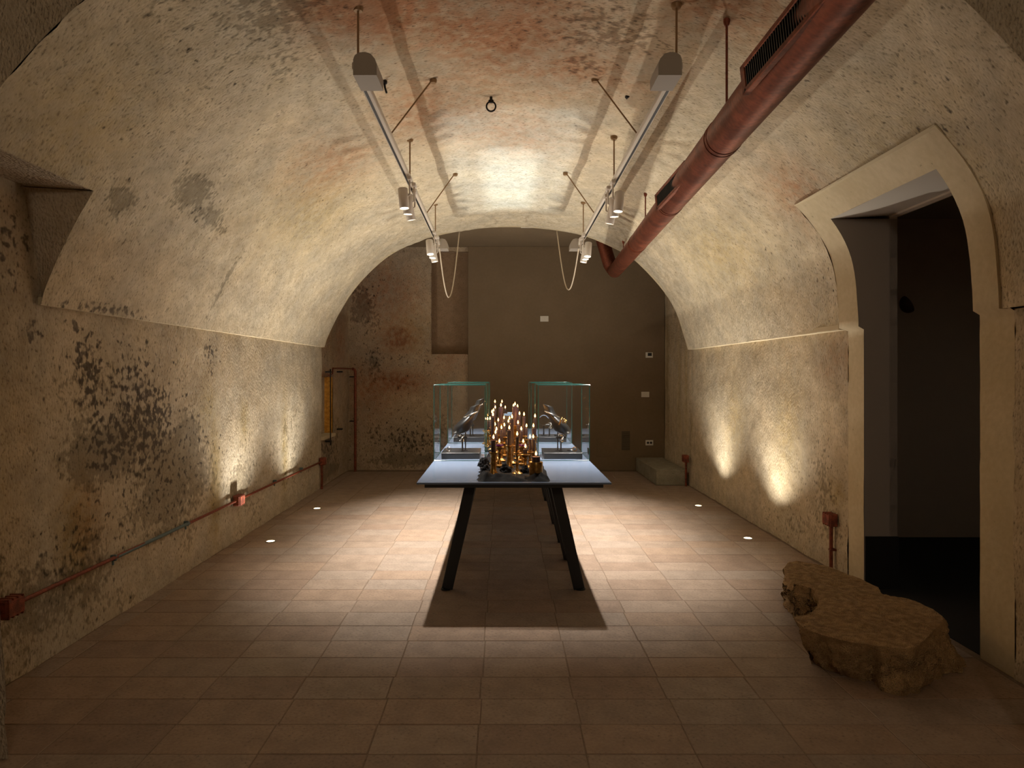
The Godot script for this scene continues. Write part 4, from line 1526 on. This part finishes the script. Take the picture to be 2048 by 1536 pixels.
func build_conduits() -> void:
	var y := 0.352
	var x := WL + 0.03
	var t := thing("wall_conduit", "thin copper conduit running low along the left wall", "conduit")
	var mb := MB.new()
	mb.tube([p3(x, y + 0.012, 2.4), p3(x, y + 0.005, 4.0)], 0.0105, 10)
	mb.tube([p3(x, y + 0.002, 4.55), p3(x, y, 5.40), p3(x, y - 0.004, 6.4), p3(x, y - 0.018, 7.92)], 0.0105, 10)
	mb.tube([p3(x, y - 0.03, 7.92), p3(x + 0.004, 0.15, 7.925), p3(x, 0.0, 7.93)], 0.0135, 10)
	obj("pipe", mb, M.copper_paint, t)
	mb = MB.new()
	mb.tube([p3(x, y + 0.0052, 3.72), p3(x, y + 0.0020, 4.57)], 0.0112, 10)
	var pat := obj("patinated_length", mb, M.patina, t)
	pat.set_meta("label", "blue-green patinated length of pipe")
	for d in [3.70, 4.55, 6.32, 7.15]:
		mb = MB.new()
		mb.box(p3(x - 0.008, y + 0.004, d), Vector3(0.034, 0.034, 0.016), 0.003)
		mb.box(p3(x - 0.012, y - 0.022, d), Vector3(0.01, 0.03, 0.012), 0.002)
		obj("clip", mb, M.patina, t)
	junction_box(p3(WL + 0.008, y + 0.012, 2.90), 1.0, "ribbed red box on the left wall conduit, nearest the camera")
	junction_box(p3(WL + 0.008, y, 5.42), 1.0, "ribbed red box in the middle of the left wall conduit")
	junction_box(p3(WL + 0.008, y - 0.016, 7.95), 1.0, "ribbed red box at the far end of the left wall conduit")
	junction_box(p3(WR - 0.008, 0.375, 4.60), -1.0, "ribbed red box low on the right wall beside the doorway")
	junction_box(p3(WR - 0.038, 0.345, 8.13), -1.0, "ribbed red box above the concrete step, right wall")
	for s in [[WR - 0.03, 4.60, 0.34, "copper drop pipe under the red box beside the doorway"], [WR - 0.06, 8.13, 0.31, "copper drop pipe in front of the concrete step"]]:
		var q := thing("drop_pipe", s[3], "conduit")
		mb = MB.new()
		mb.tube([p3(s[0], s[2], s[1]), p3(s[0], 0.0, s[1])], 0.0125, 10)
		obj("pipe", mb, M.copper_paint, q)
		mb = MB.new()
		mb.box(p3(s[0] + 0.01, 0.16, s[1]), Vector3(0.045, 0.014, 0.034), 0.003)
		obj("clip", mb, M.copper_paint, q)
	# pipe standing in the rear left corner with a return towards the niche
	t = thing("corner_pipe", "brown copper pipe standing in the rear left corner", "pipe")
	mb = MB.new()
	var px := -2.115
	mb.tube([p3(px, 0.0, 9.36), p3(px, 1.44, 9.36), p3(px - 0.01, 1.465, 9.35), p3(px - 0.03, 1.475, 9.32)], 0.020, 12)
	mb.tube([p3(px - 0.03, 1.475, 9.34), p3(WL + 0.03, 1.475, 9.1), p3(WL + 0.03, 1.475, 8.45), p3(WL + 0.03, 1.40, 8.43), p3(WL + 0.03, 1.385, 8.3), p3(WL + 0.03, 1.385, 8.25)], 0.009, 8)
	obj("pipe", mb, M.copper_paint, t)
	for hh in [0.72, 1.36]:
		mb = MB.new()
		mb.box(p3(px - 0.04, hh, 9.40), Vector3(0.10, 0.016, 0.05), 0.003)
		obj("clip", mb, M.iron, t)
	# iron bar with stubs before the niche
	t = thing("niche_bar", "slim upright iron bar with stubs before the gilded niche", "iron bar")
	mb = MB.new()
	mb.tube([p3(WL + 0.06, 0.50, 8.22), p3(WL + 0.06, 1.46, 8.22)], 0.007, 8)
	obj("bar", mb, M.iron, t)
	for q in [[8.18, 0.555], [8.18, 1.425], [8.75, 0.66], [8.75, 1.43]]:
		mb = MB.new()
		mb.box(p3(WL + 0.045, q[1], q[0]), Vector3(0.07, 0.02, 0.06), 0.004)
		obj("stub", mb, M.iron, t)


func build_fittings() -> void:
	var d := D2 - 0.0605
	var plate := func(called: String, x: float, y: float, w: float, h: float, label: String, category: String) -> Node3D:
		var t := thing(called, label, category, p3(x, y, d))
		var mb := MB.new()
		mb.box(Vector3(0, 0, 0.005), Vector3(w, h, 0.010), 0.003)
		obj("cover_plate", mb, M.plastic, t)
		return t
	var t: Node3D = plate.call("switch_plate", 0.606, 2.20, 0.120, 0.082, "white switch plate high on the taupe wall behind the table", "switch")
	for k in 2:
		var mb := MB.new()
		mb.box(Vector3(-0.022 + 0.044 * k, 0, 0.011), Vector3(0.036, 0.040, 0.006), 0.002)
		obj("rocker", mb, M.plastic, t)
	t = plate.call("thermostat", 2.125, 1.675, 0.105, 0.080, "white thermostat with a dark display near the right corner", "thermostat")
	var mb := MB.new()
	mb.box(Vector3(0.006, 0.008, 0.011), Vector3(0.058, 0.044, 0.004), 0.001)
	obj("display", mb, M.dark_plastic, t)
	t = plate.call("switch_plate", 2.068, 1.103, 0.115, 0.078, "white switch plate below the thermostat on the taupe wall", "switch")
	for k in 3:
		mb = MB.new()
		mb.box(Vector3(-0.026 + 0.026 * k, 0, 0.011), Vector3(0.022, 0.042, 0.006), 0.002)
		obj("rocker", mb, M.plastic, t)
	t = plate.call("wall_socket", 2.127, 0.405, 0.112, 0.078, "white wall socket above the concrete step", "socket")
	for k in 2:
		mb = MB.new()
		mb.lathe([[0.017, 0.0], [0.017, 0.005], [0.0, 0.005]], 18, Transform3D(Basis(Vector3.RIGHT, PI / 2), Vector3(-0.022 + 0.044 * k, 0, 0.008)))
		obj("outlet", mb, M.dark_plastic, t)
	# slim vent grille
	t = thing("vent_grille", "narrow upright taupe vent grille low on the taupe wall", "vent", p3(1.785, 0.435, d))
	mb = MB.new()
	mb.box(Vector3(0, 0, 0.003), Vector3(0.120, 0.275, 0.006), 0.002)
	obj("frame", mb, M.taupe_grille, t)
	for k in 14:
		mb = MB.new()
		mb.box(Vector3(0, -0.12 + 0.0185 * k, 0.008), Vector3(0.104, 0.006, 0.007), 0.001, Basis(Vector3.RIGHT, 0.5))
		obj("slat", mb, M.taupe_grille, t)
	mb = MB.new()
	mb.box(Vector3(0, 0, 0.002), Vector3(0.26, 0.26, 0.006), 0.002)
	tag(obj("access_panel", mb, M.taupe, null, p3(1.49, 0.33, d)), "flush square access hatch painted like the taupe wall", "hatch")
	# small diffuser on the rear ceiling just behind the arch
	mb = MB.new()
	mb.box(p3(0.38, REAR_TOP - 0.012, 8.12), Vector3(0.30, 0.024, 0.06), 0.004)
	tag(obj("ceiling_diffuser", mb, M.plastic), "slim white ceiling fitting just behind the arch crown", "ceiling fitting")
	# concrete step
	var st := MB.new()
	st.box(p3(2.125, 0.0975, 8.80), Vector3(0.39, 0.193, 1.24), 0.006)
	tag(obj("concrete_step", st, M.concrete), "grey concrete step against the right wall in the rear bay", "step")
	# old ironwork in the vault crown
	var rx := -0.075
	var rd := 4.28
	var ry := vault_y(rx)
	t = thing("iron_ring", "black iron ring hanging from the vault crown", "ring", p3(rx, ry, rd))
	mb = MB.new()
	var pts := []
	for k in 33:
		var a := TAU * k / 32.0
		pts.append(Vector3(0.030 * sin(a), -0.055 + 0.030 * cos(a), 0.006 * cos(a)))
	mb.tube(pts, 0.0055, 8, false)
	obj("hoop", mb, M.iron, t)
	mb = MB.new()
	mb.tube([Vector3(0, 0.02, 0), Vector3(0, -0.03, 0)], 0.009, 8)
	mb.box(Vector3(0, -0.022, 0), Vector3(0.034, 0.018, 0.022), 0.004)
	obj("eye_bolt", mb, M.iron, t)
	var hx := -0.70
	var hd := 3.86
	t = thing("iron_hook", "rusted iron hook stub beside the left lighting track", "hook", p3(hx, vault_y(hx), hd))
	mb = MB.new()
	mb.lathe([[0.0, -0.012], [0.016, -0.010], [0.018, 0.004], [0.010, 0.014], [0.0, 0.014]], 10)
	obj("head", mb, M.iron, t)
	mb = MB.new()
	mb.tube([Vector3(0, 0, 0), Vector3(0.004, -0.035, 0.003), Vector3(0.014, -0.068, 0.004)], 0.006, 8)
	obj("shank", mb, M.iron, t)
	mb = MB.new()
	var bx := 0.79
	mb.box(p3(bx, vault_y(bx) - 0.004, 4.10), Vector3(0.035, 0.02, 0.03), 0.003, Basis(Vector3.BACK, 0.7))
	tag(obj("iron_plate", mb, M.iron), "small dark square iron plate in the vault by right track", "iron plate")
	# half-round wall lamp, unlit, in the dim room
	t = thing("wall_lamp", "unlit brown half-round wall lamp on the grey wall through the doorway", "wall lamp", p3(3.475, 2.0, 5.58))
	mb = MB.new()
	var ring := PackedVector3Array()
	for j in 7:
		var f := j / 6.0
		for i in 21:
			var a := PI * i / 20.0 + 2.09
			var rr := 0.078 * cos(f * PI * 0.5)
			ring.append(Vector3(rr * cos(a), rr * sin(a), 0.055 * sin(f * PI * 0.5)))
	mb.grid(20, 6, ring, PackedVector2Array(), PackedVector2Array(), [], func(p): return p + Vector3(0, 0, 0.02))
	obj("shade", mb, M.brown_lamp, t)
	mb = MB.new()
	mb.box(Vector3(-0.02, -0.01, 0.006), Vector3(0.06, 0.06, 0.012), 0.003)
	obj("back_plate", mb, M.brown_lamp, t)


# ------------------------------------------------------------------ stone bench
func build_stone() -> void:
	# outline of the top in plan, [x, depth]
	var plan := PackedVector2Array()
	for q in [[1584, 1235], [1600, 1250], [1618, 1262], [1677, 1280], [1735, 1289], [1790, 1296], [1813, 1297], [1838, 1293], [1862, 1268], [1884, 1243], [1886, 1233], [1862, 1217], [1830, 1202], [1804, 1194], [1766, 1190], [1755, 1174], [1725, 1159], [1696, 1149], [1657, 1133], [1600, 1123], [1579, 1123], [1569, 1135], [1583, 1166], [1606, 1172], [1628, 1178], [1638, 1192], [1638, 1212], [1618, 1229]]:
		var d: float = (H - 0.2) * F / (q[1] - 748.0)
		plan.append(Vector2((q[0] - 1005.0) * d / F, d))
	# resample evenly
	var ring := PackedVector2Array()
	for k in plan.size():
		var a := plan[k]
		var b := plan[(k + 1) % plan.size()]
		var n := maxi(1, int(a.distance_to(b) / 0.016))
		for q in n:
			ring.append(a.lerp(b, float(q) / n))
	for pass_ in 2:
		var sm := ring.duplicate()
		for k in ring.size():
			sm[k] = (ring[(k - 1 + ring.size()) % ring.size()] + ring[k] * 2.0 + ring[(k + 1) % ring.size()]) / 4.0
		ring = sm
	var big := FastNoiseLite.new()
	big.seed = 12
	big.frequency = 7.0
	big.fractal_octaves = 4
	var pit := FastNoiseLite.new()
	pit.seed = 13
	pit.frequency = 14.0
	pit.fractal_type = FastNoiseLite.FRACTAL_RIDGED
	var centre := Vector2(1.85, 3.35)
	var m := ring.size()
	var layers := 15
	var wind := -1.0 if Geometry2D.is_polygon_clockwise(ring) else 1.0
	var pos := PackedVector3Array()
	for j in layers + 1:
		var f := float(j) / layers
		var y := 0.2 * f
		for i in m + 1:
			var p := ring[i % m]
			var prev := ring[(i - 1 + m) % m]
			var nxt := ring[(i + 1) % m]
			var tang := (nxt - prev).normalized()
			var out := Vector2(tang.y, -tang.x)
			out *= wind
			var q := Vector3(p.x, y, p.y)
			var calm := 0.3 if (p.x < 1.80 and p.y > 3.15 and p.y < 3.75) else 1.0
			var bulge := 0.010 * sin(PI * f) + 0.052 * calm * big.get_noise_3dv(q) * minf(1.0, (1.0 - f) * 5.0 + 0.15) - 0.03 * maxf(0.0, pit.get_noise_3dv(q)) * sin(PI * f)
			# undercut on the left side of the near lobe
			if p.x < 1.66 and p.y < 3.28:
				bulge -= 0.09 * (1.0 - f)
			if p.x > 1.95 and p.y < 3.4:
				bulge += 0.075 * (1.0 - f) * smoothstep(1.95, 2.1, p.x)
			var o := p + out * bulge
			pos.append(Vector3(o.x, y + (0.006 * big.get_noise_3dv(q * 1.7) if f > 0.99 else 0.0), -o.y))
	var mb := MB.new()
	var mid := Vector3(1.85, 0.1, -3.35)
	mb.grid(m, layers, pos, PackedVector2Array(), PackedVector2Array(), [], func(p): return Vector3(p.x - mid.x, 0, p.z - mid.z))
	# top: Delaunay of the rim and an interior grid
	var pts := PackedVector2Array()
	var hs := PackedFloat32Array()
	for i in m:
		var q := pos[layers * (m + 1) + i]
		pts.append(Vector2(q.x, -q.z))
		hs.append(q.y)
	var poly := pts.duplicate()
	var inner_polys := Geometry2D.offset_polygon(poly, -0.012)
	var gx := 1.3
	while gx < 2.4:
		var gd := 2.7
		while gd < 4.3:
			var c := Vector2(gx + 0.006 * big.get_noise_2d(gx * 40.0, gd * 40.0), gd)
			for ip in inner_polys:
				if Geometry2D.is_point_in_polygon(c, ip):
					pts.append(c)
					var q := Vector3(c.x, 0.2, c.y)
					hs.append(0.2 + 0.012 * big.get_noise_3dv(q * 0.8) + 0.006 - 0.022 * maxf(0.0, pit.get_noise_3dv(q * Vector3(0.35, 1, 1.6)) - 0.45))
			gd += 0.022
		gx += 0.022
	var tr := Geometry2D.triangulate_delaunay(pts)
	var first := mb.v.size()
	var acc := PackedVector3Array()
	acc.resize(pts.size())
	var keep := PackedInt32Array()
	for k in tr.size() / 3:
		var a := tr[k * 3]
		var b := tr[k * 3 + 1]
		var c := tr[k * 3 + 2]
		if not Geometry2D.is_point_in_polygon((pts[a] + pts[b] + pts[c]) / 3.0, poly):
			continue
		var pa := Vector3(pts[a].x, hs[a], -pts[a].y)
		var pb := Vector3(pts[b].x, hs[b], -pts[b].y)
		var pc := Vector3(pts[c].x, hs[c], -pts[c].y)
		var nn := (pb - pa).cross(pc - pa)
		if nn.y < 0.0:
			nn = -nn
		acc[a] += nn
		acc[b] += nn
		acc[c] += nn
		keep.append_array([a, b, c])
	for k in pts.size():
		mb.v.append(Vector3(pts[k].x, hs[k], -pts[k].y))
		mb.n.append(acc[k].normalized() if acc[k].length_squared() > 0.0 else Vector3.UP)
	for k in keep.size() / 3:
		mb.tri_i(first + keep[k * 3], first + keep[k * 3 + 1], first + keep[k * 3 + 2], Vector3.UP)
	tag(obj("stone_bench", mb, M.stone), "low irregular slab of porous brown stone on the floor before the doorway", "stone")


# ------------------------------------------------------------------
func _ready() -> void:
	# camera: level lens with a small shift, as the upright verticals show
	var cam := Camera3D.new()
	cam.name = "camera"
	cam.projection = Camera3D.PROJECTION_FRUSTUM
	cam.near = 0.05
	cam.far = 60.0
	cam.size = 0.05 * 1536.0 / F
	cam.frustum_offset = Vector2(19.0, -20.0) / F * 0.05
	cam.position = Vector3(0, H, 0)
	add_child(cam)
	cam.current = true
	var we := WorldEnvironment.new()
	we.name = "environment"
	var env := Environment.new()
	env.background_mode = Environment.BG_COLOR
	env.background_color = Color.BLACK
	env.tonemap_mode = Environment.TONE_MAPPER_LINEAR
	env.tonemap_exposure = 1.0
	env.sdfgi_enabled = true
	env.ssao_enabled = true
	env.ssil_enabled = true
	we.environment = env
	add_child(we)

	make_profile()
	materials()
	build_shell()
	build_floor()
	build_table()
	build_tracks()
	build_uplights()
	build_added_uplight()
	build_unseen_near_lamp()
	build_unseen_side_lamp()
	build_duct()
	build_stone()
	build_conduits()
	build_fittings()
	build_candles()
